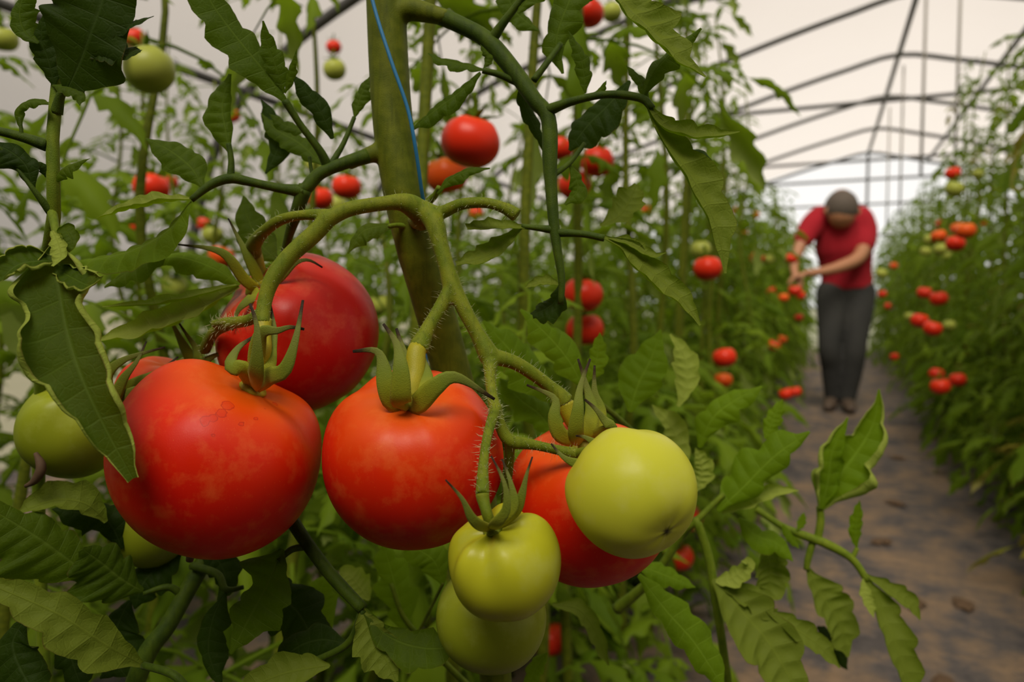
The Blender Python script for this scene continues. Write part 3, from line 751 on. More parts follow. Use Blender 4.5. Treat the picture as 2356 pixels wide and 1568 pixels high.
B(l, [(552, 660), (440, 715), (320, 760), (210, 786)], (.42, .40), [6, 42, 46, 30, 3], [6, 30, 34, 22, 3], flip=True, curl=(1.3, .4), puff=.18, nv=10, tilt=1.5, mat='leaf_fresh')
B(l, [(552, 655), (490, 615), (410, 590), (335, 598)], (.42, .43), [5, 26, 32, 20, 3], [5, 24, 30, 18, 3], fold=.3, mat='leaf_fresh')
B(l, [(640, 600), (600, 560), (570, 500), (560, 450)], (.43, .45), 40, 40, lobes=3, ldepth=.2)
B(l, [(745, 380), (690, 330), (640, 300), (600, 260)], (.45, .46), 30, 36, lobes=3, ldepth=.25)
B(l, [(610, 400), (640, 330), (620, 260), (600, 230)], (.46, .46), 34, 30, lobes=3, ldepth=.2, mat='leaf_dark')
B(l, [(815, 270), (830, 220), (855, 170)], .42, 22, 22, lobes=2, ldepth=.3)
B(l, [(712, 300), (660, 290), (620, 262)], (.43, .43), 18, 24, lobes=2, ldepth=.3)
# small leaves at the truss node
l = L([([(980, 470, .42), (1000, 450, .415), (1010, 430, .41)], [9, 8, 6]), ([(940, 522, .415), (915, 518, .41), (895, 520, .405)], [8, 6, 5])], 'petiole_light')
B(l, [(1005, 445), (1035, 412), (1075, 392), (1127, 386)], (.41, .40), [4, 16, 14, 12, 2], [4, 18, 22, 12, 2], curl=.8, lobes=2, ldepth=.3)
B(l, [(912, 518), (870, 520), (830, 535), (800, 582)], (.41, .405), [4, 24, 30, 16, 2], [4, 18, 22, 12, 2], mat='leaf', lobes=2, ldepth=.15)
# ---- upper left shoot, very near
LP = empty('tomato_plant', (P(120, 600, .36).x, P(120, 600, .36).y, 0)); q0 = P(108, 1500, .40)
tag(LP, 'near tomato plant shoot at the far left carrying one long curled leaf', 'tomato plant')
mb = MB()
tube(mb, PP([(140, -100, .345), (140, 60, .342), (135, 180, .34), (125, 260, .338), (120, 360, .336), (125, 450, .335), (122, 520, .338), (105, 640, .36), (95, 900, .42), (100, 1500, .46)]) + [Vector((LP.location.x, LP.location.y, -.01))],
     [px2m(v, .34) for v in (12, 14, 17, 18, 18, 15, 14, 14, 18, 22)] + [.008], 12, n=60)
mb.build('main_stem', M['petiole_light'], LP)
l = L([([(-60, 290, .33), (0, 302, .332), (60, 318, .334), (108, 335, .336)], [10, 10, 11, 14]), ([(50, 315, .333), (48, 290, .333), (45, 270, .333)], [5, 4, 4]), ([(118, 490, .335), (80, 440, .33), (30, 375, .328), (-10, 330, .325)], [10, 6, 4, 3])], 'petiole', LP)
B(l, [(50, 300), (42, 255), (70, 232), (112, 236)], (.333, .33), [3, 14, 16, 4], [3, 14, 18, 4], curl=.8)
B(l, [(76, 440), (60, 380), (10, 340), (-40, 330)], (.33, .325), [4, 35, 45, 40, 20], [4, 20, 26, 24, 20], mat='leaf_dark', lobes=3, ldepth=.2)
B(l, [(120, 425), (140, 392), (175, 375), (207, 364)], (.335, .328), [3, 10, 14, 10, 1], [3, 22, 24, 10, 1], fold=.3)
B(l, [(115, 415), (100, 385), (75, 372)], (.335, .33), 14, 14, mat='leaf_dark')
l = L([([(130, 260, .338), (140, 220, .336), (160, 190, .334)], [14, 10, 7])], 'petiole', LP)
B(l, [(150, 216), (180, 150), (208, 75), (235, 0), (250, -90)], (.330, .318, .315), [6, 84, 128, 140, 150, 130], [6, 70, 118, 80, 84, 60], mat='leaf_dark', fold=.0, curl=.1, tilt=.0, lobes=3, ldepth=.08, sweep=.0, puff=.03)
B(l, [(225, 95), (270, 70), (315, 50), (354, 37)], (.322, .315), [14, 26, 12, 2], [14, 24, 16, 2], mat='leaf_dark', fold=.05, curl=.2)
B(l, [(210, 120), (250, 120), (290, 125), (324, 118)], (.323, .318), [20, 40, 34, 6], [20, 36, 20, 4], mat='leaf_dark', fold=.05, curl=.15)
B(l, [(88, 100), (55, 70), (45, 20), (70, -50)], (.33, .33), 26, 40, mat='leaf', curl=.6)
B(l, [(125, 200), (112, 140), (95, 90), (100, 30)], (.335, .33), 34, 40, mat='leaf_dark', curl=.4)
B(l, [(120, 195), (150, 200), (178, 212), (184, 243)], (.33, .325), 20, 20, mat='leaf', curl=.4)
# ---- the long curled hanging leaf
l = L([([(118, 480, .336), (128, 530, .328), (132, 580, .322)], [11, 9, 7])], 'petiole_light', LP)
B(l, [(130, 560), (135, 650), (155, 760), (190, 870), (240, 980), (306, 1100)], (.322, .31, .30, .298), [10, 76, 56, 70, 62, 56, 40, 12], [10, 90, 70, 98, 70, 44, 30, 12],
  lobes=6, ldepth=.10, fold=-.05, mat='leaf_curled', curl=(-3.7, -3.5), cp=4.2, puff=.05, ruffle=.22, nt_=80, nu=14)
B(l, [(132, 600), (90, 600), (40, 610), (-5, 650)], (.32, .305), [20, 40, 30, 6], [20, 44, 38, 14], fold=0, mat='leaf_curled', curl=(-3.6, -3.6), cp=4.2, nu=12)
B(l, [(134, 620), (170, 640), (205, 655), (235, 640)], (.318, .305), [16, 32, 30, 6], [16, 30, 26, 6], fold=0, mat='leaf_curled', curl=(-3.6, -3.6), cp=4.2, nu=12)
B(l, [(125, 540), (150, 530), (165, 555), (150, 590)], (.326, .318), [6, 18, 18, 3], [6, 16, 16, 3], mat='leaf_curled', curl=-1.6, cp=2)
B(l, [(120, 530), (135, 560), (140, 590), (122, 612)], (.322, .312), [5, 16, 18, 4], [5, 18, 20, 4], flip=True, mat='leaf_curled', curl=.8)
# ---- left hand side and bottom, part of the front plant
l = L([([(520, 1200, .46), (470, 1290, .44), (430, 1360, .43), (385, 1440, .42), (340, 1500, .415), (300, 1600, .41)], [20, 20, 20, 20, 22, 22]),
       ([(430, 1380, .43), (390, 1350, .425), (330, 1365, .42)], [10, 8, 5]), ([(440, 1300, .43), (500, 1320, .425), (520, 1355, .42), (560, 1350, .42)], [9, 9, 8, 5]),
       ([(330, 1530, .38), (400, 1552, .37), (440, 1600, .37)], [8, 9, 10])])
B(l, [(245, 1200), (200, 1160), (130, 1150), (35, 1182)], (.42, .40), [5, 22, 26, 16, 3], [5, 34, 40, 28, 3], mat='leaf', curl=.8, flip=True)
B(l, [(282, 1262), (250, 1200), (190, 1180), (120, 1170)], (.43, .42), 44, 40, mat='leaf_dark', lobes=3, ldepth=.2)
B(l, [(215, 1330), (150, 1280), (80, 1230), (-20, 1170)], (.41, .39), [6, 90, 100, 70, 20], [6, 44, 50, 34, 20], mat='leaf', lobes=3, ldepth=.22, curl=.3)
B(l, [(330, 1360), (280, 1330), (230, 1290), (190, 1262)], (.42, .40), [6, 80, 90, 60, 10], [6, 44, 50, 36, 4], mat='leaf', lobes=3, ldepth=.25, curl=.4)
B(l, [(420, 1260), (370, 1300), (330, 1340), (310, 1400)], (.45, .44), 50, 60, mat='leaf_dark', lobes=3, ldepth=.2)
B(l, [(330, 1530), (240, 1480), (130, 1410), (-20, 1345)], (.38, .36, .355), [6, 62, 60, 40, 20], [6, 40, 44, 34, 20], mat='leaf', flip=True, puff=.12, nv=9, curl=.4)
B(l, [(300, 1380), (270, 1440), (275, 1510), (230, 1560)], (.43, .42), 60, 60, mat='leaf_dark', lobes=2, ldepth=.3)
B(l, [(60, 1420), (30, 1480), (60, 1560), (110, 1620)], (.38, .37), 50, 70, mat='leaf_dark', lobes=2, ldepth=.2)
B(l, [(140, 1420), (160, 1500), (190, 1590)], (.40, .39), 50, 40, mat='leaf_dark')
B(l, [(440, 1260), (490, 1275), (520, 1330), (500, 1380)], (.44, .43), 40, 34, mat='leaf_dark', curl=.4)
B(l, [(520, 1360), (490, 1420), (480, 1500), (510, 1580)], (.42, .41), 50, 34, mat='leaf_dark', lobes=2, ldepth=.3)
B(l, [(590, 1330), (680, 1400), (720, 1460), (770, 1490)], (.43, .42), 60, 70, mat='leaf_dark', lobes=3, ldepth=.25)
l = L([([(668, 1190, .40), (700, 1240, .395), (760, 1320, .388), (835, 1400, .38)], [16, 15, 15, 14]), ([(700, 1258, .394), (670, 1264, .39), (640, 1290, .385)], [8, 8, 6]),
       ([(835, 1400, .38), (800, 1480, .385), (700, 1530, .39), (560, 1600, .40)], [10, 8, 7, 7])])
B(l, [(650, 1262), (622, 1330), (585, 1400), (530, 1504)], (.386, .375), [6, 40, 72, 68, 30, 3], [6, 88, 40, 62, 36, 3], mat='leaf', fold=.1, curl=.25, puff=.06, sweep=.1)
B(l, [(832, 1395), (850, 1440), (880, 1500), (912, 1566)], (.38, .37), [5, 30, 40, 30, 4], [5, 50, 56, 34, 4], mat='leaf', flip=True, curl=.5)
B(l, [(835, 1398), (890, 1460), (980, 1490), (1082, 1480)], (.38, .365), [6, 20, 38, 34, 3], [6, 30, 54, 30, 3], mat='leaf', fold=.2, curl=(-.9, -.8), puff=.06)
B(l, [(800, 1480), (740, 1470), (680, 1490), (600, 1560)], (.39, .40), 50, 40, mat='leaf_dark', lobes=3, ldepth=.2)
B(l, [(760, 1530), (690, 1540), (620, 1560), (540, 1600)], (.38, .38), 40, 40, mat='leaf', flip=True, lobes=3, ldepth=.2)
# ---- fresh leaves right of and behind the cluster
l = L([([(1420, 1400, .60), (1500, 1330, .57), (1570, 1230, .55), (1600, 1200, .54), (1650, 1150, .54), (1665, 1135, .54)], [14, 12, 10, 10, 8, 6]),
       ([(1600, 1190, .54), (1630, 1280, .54), (1650, 1400, .54), (1680, 1600, .55)], [10, 11, 10, 9]), ([(1330, 890, .47), (1420, 960, .50), (1500, 1040, .54), (1560, 1130, .56)], [6, 7, 7, 8])], 'petiole_light')
B(l, [(1650, 1175), (1710, 1120), (1780, 1050), (1862, 992)], (.54, .53), [6, 66, 56, 44, 3], [6, 30, 34, 26, 3], mat='leaf_fresh', lobes=3, ldepth=.3, curl=(.3, .9), sweep=.3)
B(l, [(1660, 1180), (1720, 1150), (1780, 1130), (1838, 1128)], (.55, .54), 18, 22, mat='leaf_fresh', curl=1.1, flip=True)
B(l, [(1608, 1030), (1640, 960), (1690, 920), (1752, 888)], (.56, .55), [5, 34, 34, 20, 3], [5, 34, 40, 30, 3], mat='leaf_fresh', lobes=2, ldepth=.3)
B(l, [(1760, 1010), (1780, 960), (1800, 918)], (.56, .56), 18, 22, mat='leaf_fresh')
B(l, [(1448, 948), (1470, 880), (1500, 820), (1520, 758)], (.50, .51), [6, 54, 50, 30, 2], [6, 44, 46, 24, 2], mat='leaf_fresh', lobes=3, ldepth=.12, curl=.3)
B(l, [(1560, 935), (1580, 880), (1575, 820), (1542, 768)], (.53, .54), [5, 30, 40, 24, 3], [5, 24, 30, 20, 3], mat='leaf_fresh', flip=True, curl=.6, puff=.12)
B(l, [(1345, 895), (1310, 830), (1260, 770), (1198, 712)], (.47, .46), [6, 40, 44, 32, 3], [6, 46, 44, 30, 3], mat='leaf_fresh', lobes=2, ldepth=.3, curl=.4)
B(l, [(1350, 880), (1372, 830), (1380, 765)], (.47, .47), 22, 26, mat='leaf_fresh')
B(l, [(1290, 930), (1230, 870), (1170, 800), (1112, 738)], (.49, .48), [6, 44, 50, 34, 3], [6, 44, 54, 34, 3], mat='leaf_fresh', lobes=4, ldepth=.2, curl=.4)
B(l, [(1280, 1000), (1240, 950), (1200, 920), (1150, 870)], (.50, .50), 40, 40, mat='leaf_fresh', lobes=3, ldepth=.25)
B(l, [(1540, 1090), (1560, 1030), (1545, 980), (1500, 930)], (.55, .55), 40, 34, mat='leaf_fresh', flip=True, lobes=2, ldepth=.25, puff=.15)
B(l, [(1600, 1130), (1615, 1080), (1600, 1030)], (.56, .56), 26, 30, mat='leaf_fresh', flip=True, puff=.2)
B(l, [(1640, 1330), (1700, 1400), (1770, 1480), (1840, 1600)], (.53, .50), [8, 60, 64, 50, 20], [8, 66, 80, 60, 30], mat='leaf', flip=True, puff=.14, nv=9, lobes=3, ldepth=.18, curl=.5)
B(l, [(1640, 1335), (1680, 1330), (1720, 1300), (1705, 1290)], (.53, .52), 18, 26, mat='leaf_fresh', flip=True)
B(l, [(1650, 1340), (1720, 1370), (1760, 1410), (1790, 1400)], (.53, .52), 26, 30, mat='leaf', flip=True)
B(l, [(1760, 1400), (1820, 1440), (1880, 1480), (1932, 1536)], (.52, .51), [4, 22, 26, 18, 2], [4, 24, 30, 20, 2], mat='leaf', curl=1.0, flip=True)
B(l, [(1470, 1320), (1530, 1400), (1600, 1480), (1670, 1590)], (.47, .46), [6, 50, 56, 44, 4], [6, 26, 34, 30, 4], mat='leaf_fresh', lobes=4, ldepth=.2, curl=.5)
B(l, [(1460, 1300), (1500, 1310), (1550, 1330), (1600, 1350)], (.50, .50), 26, 24, mat='leaf_fresh')
B(l, [(1700, 1190), (1740, 1230), (1790, 1250), (1825, 1290)], (.57, .56), 30, 30, mat='leaf_fresh', lobes=2, ldepth=.2)
B(l, [(1760, 1250), (1770, 1300), (1770, 1350), (1745, 1380)], (.58, .58), 44, 44, mat='leaf', flip=True, puff=.12)
l = L([([(1740, 1170, .62), (1800, 1210, .61), (1860, 1235, .60), (1900, 1250, .595), (1960, 1285, .59), (1995, 1335, .585)], [8, 8, 10, 11, 9, 8]),
       ([(1880, 1245, .60), (1888, 1200, .60), (1886, 1165, .60)], [9, 9, 8]), ([(1870, 1245, .60), (1858, 1290, .60), (1856, 1310, .60)], [8, 8, 7]), ([(1962, 1282, .59), (1972, 1260, .59)], [6, 5])], 'petiole_light')
B(l, [(1886, 1172), (1925, 1100), (1970, 1040), (2010, 970), (2022, 895)], (.60, .59), [8, 62, 52, 40, 22, 2], [8, 70, 66, 44, 22, 2], mat='leaf_fresh', lobes=3, ldepth=.32, fold=.0, curl=(-2.4, -4.2), cp=3, nu=12, sweep=.4)
B(l, [(1888, 1170), (1905, 1110), (1915, 1040), (1950, 960)], (.595, .585), [6, 34, 34, 20, 2], [6, 24, 28, 18, 2], mat='leaf_fresh', curl=(-4.2, -2.), cp=3, nu=12)
B(l, [(1972, 1262), (1970, 1215), (1978, 1150)], (.59, .585), 18, 18, mat='leaf_fresh', curl=.4)
B(l, [(1990, 1325), (2030, 1410), (2060, 1480), (2110, 1620)], (.585, .56), [6, 36, 38, 32, 10], [6, 26, 34, 30, 10], mat='leaf', flip=True, curl=1.2, puff=.08)
B(l, [(1992, 1322), (2040, 1350), (2090, 1385), (2116, 1425)], (.585, .575), [4, 16, 20, 2], [4, 22, 22, 2], mat='leaf', flip=True, curl=1.2)
B(l, [(1985, 1330), (1990, 1370), (2010, 1420)], (.58, .57), 18, 14, mat='leaf_fresh', flip=True, curl=.8)
B(l, [(1856, 1305), (1890, 1370), (1930, 1430), (1950, 1510)], (.60, .59), [6, 50, 50, 30, 3], [6, 34, 44, 40, 3], mat='leaf', flip=True, puff=.15, nv=9, curl=.5)
B(l, [(1880, 1440), (1920, 1480), (1950, 1540)], (.61, .61), 30, 30, mat='leaf_dark')
B(l, [(1800, 1205), (1815, 1230), (1840, 1262)], (.60, .60), 12, 12, mat='leaf_fresh')
B(l, [(1835, 1220), (1845, 1200), (1850, 1178)], (.60, .60), 10, 10, mat='leaf_fresh')
# ---- below the cluster, farther back
l = L([([(1100, 1600, .50), (1000, 1500, .50), (930, 1420, .50), (900, 1340, .50)], [8, 7, 6, 5]), ([(1020, 1340, .48), (1000, 1380, .49), (960, 1460, .5)], [4, 4, 4])], 'petiole_light')
B(l, [(935, 1460), (920, 1380), (900, 1310), (880, 1240)], (.50, .50), 54, 50, mat='leaf_fresh', lobes=3, ldepth=.35)
B(l, [(1020, 1345), (1000, 1290), (960, 1260), (930, 1230)], (.48, .48), 40, 36, mat='leaf_fresh', lobes=2, ldepth=.2)
B(l, [(760, 1460), (740, 1400), (740, 1350), (760, 1320)], (.50, .50), 40, 40, mat='leaf_fresh', lobes=2, ldepth=.2)
B(l, [(850, 1380), (820, 1340), (800, 1320), (780, 1330)], (.52, .52), 30, 30, mat='leaf_fresh', flip=True)
B(l, [(1270, 1390), (1330, 1400), (1370, 1450), (1400, 1530)], (.50, .50), [4, 20, 16, 12, 2], [4, 24, 24, 20, 2], mat='leaf', flip=True, curl=.9)
B(l, [(1260, 1500), (1230, 1540), (1210, 1600)], (.46, .46), 20, 20, mat='leaf_fresh')

# ---------------------------------------------------------------- plants of the rows
TOM = [
 (1083, 326, 69, 'red', 'big flat red tomato just right of the blue twine in the upper middle', None),
 (1028, 402, 50, 'orange', 'orange shouldered tomato right of the thick stem, overlapping the big flat red one', None),
 (1374, 372, 39, 'red', 'blurred red tomato, upper right one of the trio behind the hanging dark leaf stalk', None),
 (1322, 425, 38, 'red', 'blurred red tomato, lowest of the trio behind the hanging dark leaf stalk', None),
 (1288, 342, 32, 'red', 'blurred red tomato, upper left one of the trio behind the hanging dark leaf stalk', None),
 (1341, 677, 46, 'red', 'blurred red tomato, upper one of the pair above the fresh leaves', None),
 (1345, 757, 44, 'red', 'blurred red tomato, lower one of the pair above the fresh leaves', None),
 (343, 160, 56, 'green', 'blurred olive green tomato hanging against the white film at upper left', None),
 (310, 88, 26, 'red', 'red tomato half hidden by the tip of the dark leaf at upper left', None),
 (348, 432, 40, 'red', 'dark red blurred tomato on the left between leaves under an arching stalk', None),
 (388, 420, 22, 'red', 'small red tomato beside the dark red one under the arching stalk', None),
 (536, 267, 17, 'red', 'small red tomato in the gap below the curved roof pipe', None),
 (798, 430, 34, 'red', 'red tomato just left of the thick stem above the truss', None),
 (735, 456, 32, 'red', 'red tomato lower left in the trio beside the thick stem', None),
 (772, 470, 24, 'green', 'pale green tomato under the two red ones beside the thick stem', None),
 (768, 108, 18, 'red', 'tiny red tomato high up left of the thick stem', None),
 (770, 160, 26, 'green', 'green tomato high up left of the thick stem', None),
 (1352, 30, 38, 'red', 'dark red tomato at the top edge behind two green ones', None),
 (1362, 30, 22, 'green', 'small green tomato in the middle of the bunch at the top edge', None),
 (1408, 28, 24, 'green', 'green tomato on the right of the bunch at the top edge', None),
 (1628, 617, 33, 'red', 'red tomato at the tip of the long hanging rolled leaf', None),
 (1612, 574, 24, 'green', 'yellow green tomato on top of the red one by the long hanging leaf', None),
 (1667, 822, 27, 'red', 'red tomato, upper one of two in the left row foliage level with the worker\'s shins', None),
 (1664, 874, 21, 'orange', 'orange tomato, lower one of two in the left row foliage', None),
 (1562, 1280, 34, 'red', 'red tomato peeping out right under the pale green fruit', None),
 (1580, 1190, 36, 'red', 'sliver of red tomato at the right flank of the pale green fruit', None),
 (1262, 1470, 44, 'red', 'red tomato in the shade right of the dark green one', None),
 (1058, 1552, 34, 'red', 'red tomato at the bottom edge under the dark green one', None),
 (875, 700, 26, 'green', 'pale yellow tomato peeping out right of the deep red one', None),
 (510, 590, 30, 'orange', 'blurred pale orange tomato behind the sepals left of the truss', None),
 (490, 540, 24, 'green', 'blurred light green tomato left above the truss arch', None),
 (470, 515, 18, 'red', 'small orange red tomato left above the truss arch', None),
 (400, 660, 30, 'green', 'olive tomato blurred behind the rolled leaves on the left', None),
 (1095, 490, 18, 'red', 'small red tomato below the cut stub of the truss', None),
 (75, 1035, 26, 'red', 'red tomato behind the green one at the left edge', None),
 (10, 90, 30, 'green', 'green tomato cut by the left edge near the top', None),
 (296, 525, 20, 'red', 'dark red tomato peeping between leaves left of the truss', None),
 (725, 380, 22, 'green', 'blurred cream green tomato in the fork of the left leaf stalk', None),
 (1490, 482, 14, 'red', 'tiny red tomato in the left row between the two hanging leaves', None),
 (1742, 592, 17, 'red', 'small red tomato left of the worker\'s hand, beside a yellow one', None),
 (1768, 596, 13, 'green', 'small yellow green tomato beside the red one left of the worker\'s hand', None),
 (1702, 574, 12, 'red', 'small red tomato farther left of the worker', None),
 (1708, 534, 13, 'orange', 'small orange tomato in the left row at the height of the worker\'s chest', None),
 (1693, 484, 11, 'orange', 'tiny orange tomato high in the left row left of the worker', None),
 (1738, 495, 10, 'orange', 'tiny yellowish tomato high in the left row beside the worker\'s shoulder', None),
 (1821, 594, 14, 'red', 'red tomato hanging just above the worker\'s hand', None),
 (1829, 668, 15, 'red', 'red tomato just below the worker\'s hand', None),
 (1841, 679, 12, 'red', 'red tomato on the right in the bunch below the worker\'s hand', None),
 (1803, 684, 12, 'orange', 'yellow orange tomato left of the bunch below the worker\'s hand', None),
 (1774, 668, 12, 'red', 'little red tomato farther left below the worker\'s hand', None),
 (1613, 706, 11, 'red', 'little dark red tomato deep in the left row beside the rolled leaf', None),
 (1781, 793, 15, 'red', 'dull red tomato in the left row level with the worker\'s knees', None),
 (1800, 780, 11, 'orange', 'orange tomato beside the dull red one level with the worker\'s knees', None),
 (1808, 905, 16, 'red', 'red tomato low in the left row, left of a pale leaf near the worker\'s feet', None),
 (1830, 900, 14, 'red', 'red tomato low in the left row, right of a pale leaf near the worker\'s feet', None),
 (1838, 730, 10, 'red', 'small red tomato beside the worker\'s thigh in the left row', None),
 (1524, 532, 14, 'red', 'small red tomato in the left row under the long hanging leaf', None),
 (1500, 586, 12, 'orange', 'tiny orange tomato left of the yellow green one', None),
 (2198, 560, 21, 'red', 'orange red tomato lowest in the upper bunch of the right row', None),
 (2222, 530, 22, 'orange', 'orange tomato on the right of the upper bunch in the right row', None),
 (2205, 524, 17, 'orange', 'orange tomato at the back of the upper bunch in the right row', None),
 (2160, 543, 17, 'orange', 'orange tomato on the left of the upper bunch in the right row', None),
 (2166, 515, 12, 'red', 'small red tomato on top of the upper bunch in the right row', None),
 (2262, 512, 10, 'red', 'tiny red tomato right above the upper bunch in the right row', None),
 (2140, 551, 14, 'green', 'pale green tomato left below the upper bunch in the right row', None),
 (2164, 573, 15, 'green', 'light green tomato in the middle below the upper bunch', None),
 (2130, 578, 12, 'green', 'small green tomato at the lower left of the upper bunch', None),
 (2178, 588, 12, 'green', 'small green tomato at the bottom of the upper bunch', None),
 (2128, 673, 17, 'red', 'red tomato on the left of the second pair in the right row', None),
 (2160, 686, 20, 'red', 'red tomato on the right of the second pair in the right row', None),
 (2116, 737, 20, 'red', 'red tomato on the left of the third pair in the right row', None),
 (2146, 755, 21, 'red', 'red tomato on the right of the third pair, beside a green one', None),
 (2184, 748, 14, 'green', 'green tomato right of the third pair in the right row', None),
 (2092, 727, 11, 'green', 'small pale tomato left of the third pair in the right row', None),
 (2155, 860, 17, 'red', 'red tomato at the upper left of the lowest trio in the right row', None),
 (2164, 888, 22, 'red', 'red tomato at the bottom of the lowest trio in the right row', None),
 (2203, 873, 19, 'red', 'red tomato on the right of the lowest trio in the right row', None),
 (2192, 398, 17, 'red', 'red tomato high in the right row above a green one', None),
 (2196, 434, 20, 'green', 'green tomato high in the right row under a red one', None),
 (2250, 400, 13, 'green', 'yellow green tomato high in the right row on its right', None),
 (2030, 676, 10, 'red', 'tiny red tomato in the right row beside the worker\'s belt', None),
 (2044, 704, 9, 'red', 'tiny dark red tomato in the right row beside the worker\'s thigh', None),
 (2058, 820, 10, 'red', 'tiny red tomato in the right row beside the worker\'s shin', None),
 (2056, 611, 9, 'orange', 'tiny orange tomato in the right row beside the worker\'s waist', None),
 (2028, 628, 13, 'green', 'yellowish tomato touching the outline of the worker\'s back', None),
]
def hides_fruit(pts):
    for q in pts:
        x, y, z = pix(q)
        if z < .1: continue
        for t in TOM:
            rr_ = (.036 if t[3] != 'green' else .030); dd = rr_ * FPX / t[2]
            if z < dd - .01 and (x - t[0]) ** 2 + (y - t[1]) ** 2 < (t[2] * .9 + .034 * FPX / z) ** 2: return True
        if 1740 < x < 2010 and y < 450: return True
        if 3.0 < z < 5.5 and 1800 < x < 2010 and 440 < y < 930: return True
    return False
def leaf_template(seed, far=False, size=1.0):
    """a drooping compound tomato leaf along +X, about 0.32 m long, as one mesh"""
    rr = random.Random(seed); mb = MB(); Ln = .30 * size * rr.uniform(.85, 1.15)
    droop = rr.uniform(.5, 1.0)
    pts = [Vector((0, 0, 0))]
    for i in range(1, 6):
        t = i / 5; pts.append(Vector((Ln * t * (1 - .18 * droop * t), rr.uniform(-.012, .012), Ln * (.28 * t - .85 * droop * t * t))))
    c = tube(mb, pts, [.0034, .0028, .0024, .002, .0016, .001], 5 if far else 6, n=8)
    T = tangents(c)
    def lf(base, d, ln, wd):
        d = d.normalized(); tip = base + d * ln + Vector((0, 0, -ln * rr.uniform(.15, .55)))
        mid = [base, base + d * ln * .35 + Vector((0, 0, .04 * ln)), base + d * ln * .72 - Vector((0, 0, ln * .08)), tip]
        w_ = [wd * .1, wd * .8, wd, wd * .92, wd * .66, wd * .36, wd * .02]
        blade(mb, mid, Vector((rr.uniform(-.4, .4), rr.uniform(-.4, .4), 1)), w_, w_, nt_=10 if far else 18, nu=2 if far else 3, fold=rr.uniform(-.1, .45),
              curl=rr.uniform(.2, 1.3), lobes=3, ldepth=.6, sweep=.35, puff=.0 if far else .12, ruffle=.10, seed=rr.random())
    for k, i in enumerate((2, 3, 5, 6)):
        for sd in (-1, 1):
            if k in (0, 2) and rr.random() < .35: continue
            s = T[i].cross(Vector((0, 0, 1))).normalized() * sd
            big = k in (1, 3)
            lf(c[i], s + T[i] * rr.uniform(.2, .7) + Vector((0, 0, rr.uniform(-.2, .2))), (.095 if big else .04) * size * rr.uniform(.8, 1.2), (.024 if big else .014) * size * rr.uniform(.8, 1.25))
    lf(c[-1], T[-1] + Vector((0, rr.uniform(-.2, .2), 0)), .115 * size, .03 * size)
    return mb
near_meshes = [leaf_template(100 + i).mesh('leaf', M['leaf_far']) for i in range(7)]
far_meshes = [leaf_template(200 + i, True).mesh('leaf', M['leaf_far']) for i in range(6)]
yel_meshes = [leaf_template(300 + i, True).mesh('leaf', M['leaf_yellow']) for i in range(2)]

def obj(name, mesh, parent=None, loc=(0, 0, 0), rot=(0, 0, 0), sc_=1.0):
    o = bpy.data.objects.new(name, mesh); col.objects.link(o); o.parent = parent; o.location = loc; o.rotation_euler = rot; o.scale = (sc_,) * 3
    return o
stem_meshes = []
for i in range(4):
    mb = MB(); a = random.Random(40 + i)
    tube(mb, [Vector((a.uniform(-.03, .03) * (z > 0), a.uniform(-.03, .03) * (z > 0), z)) for z in (-.015, .4, .8, 1.2, 1.6, 1.95)], [.010, .009, .008, .007, .005, .003], 8, n=30)
    stem_meshes.append(mb.mesh('main_stem', M['stem']))
def in_front(p, r=.30):
    x, y, z = pix(p)
    return z < .62 + r * .55 and -500 < x < 2850 and z > -.35
def near_aisle(p): return False

def row_plant(X, Y, H, label, group, far, rr, n=None, yellow=0., lean=0, limx=None):
    pl = empty('tomato_plant', (X, Y, 0)); tag(pl, label, 'tomato plant', group)
    s = H / 1.95
    st = obj('main_stem', rr.choice(stem_meshes), pl, (0, 0, 0), (0, 0, rr.uniform(0, 6.28))); st.scale = (1, 1, s)
    n = n or int(rr.uniform(30, 35)); a = rr.uniform(0, 6.28)
    for i in range(n):
        z = lerp(.10, H - .02, (i / (n - 1)) ** 1.15); a += 2.4 + rr.uniform(-.4, .4)
        k = rr.uniform(.75, 1.1) * (1.0 if z < H * .8 else .62)
        if limx:      # leaves that would reach into the aisle hang closer to the row
            reach = math.cos(a) * .30 * k
            if X + reach > limx[1]: k *= max(.45, (limx[1] - X) / reach)
            if X + reach < limx[0]: k *= max(.45, (limx[0] - X) / reach)
        base = Vector((X, Y, z)); mid = base + Vector((math.cos(a), math.sin(a), -.3)) * .15 * k
        tipp = base + Vector((math.cos(a), math.sin(a), -.5)) * .33 * k
        if in_front(base, .1) or in_front(mid, .12) or in_front(tipp, .12): continue
        if hides_fruit([base.lerp(tipp, f) + Vector((0, 0, .06 * k * (1 - abs(2 * f - 1)))) for f in (.1, .3, .5, .7, .9)]): continue
        me = rr.choice(yel_meshes) if rr.random() < yellow else rr.choice(far_meshes if far else near_meshes)
        obj('leaf', me, pl, (0, 0, z), (rr.uniform(-.25, .25), rr.uniform(-.35, .45), a), k)
    return pl

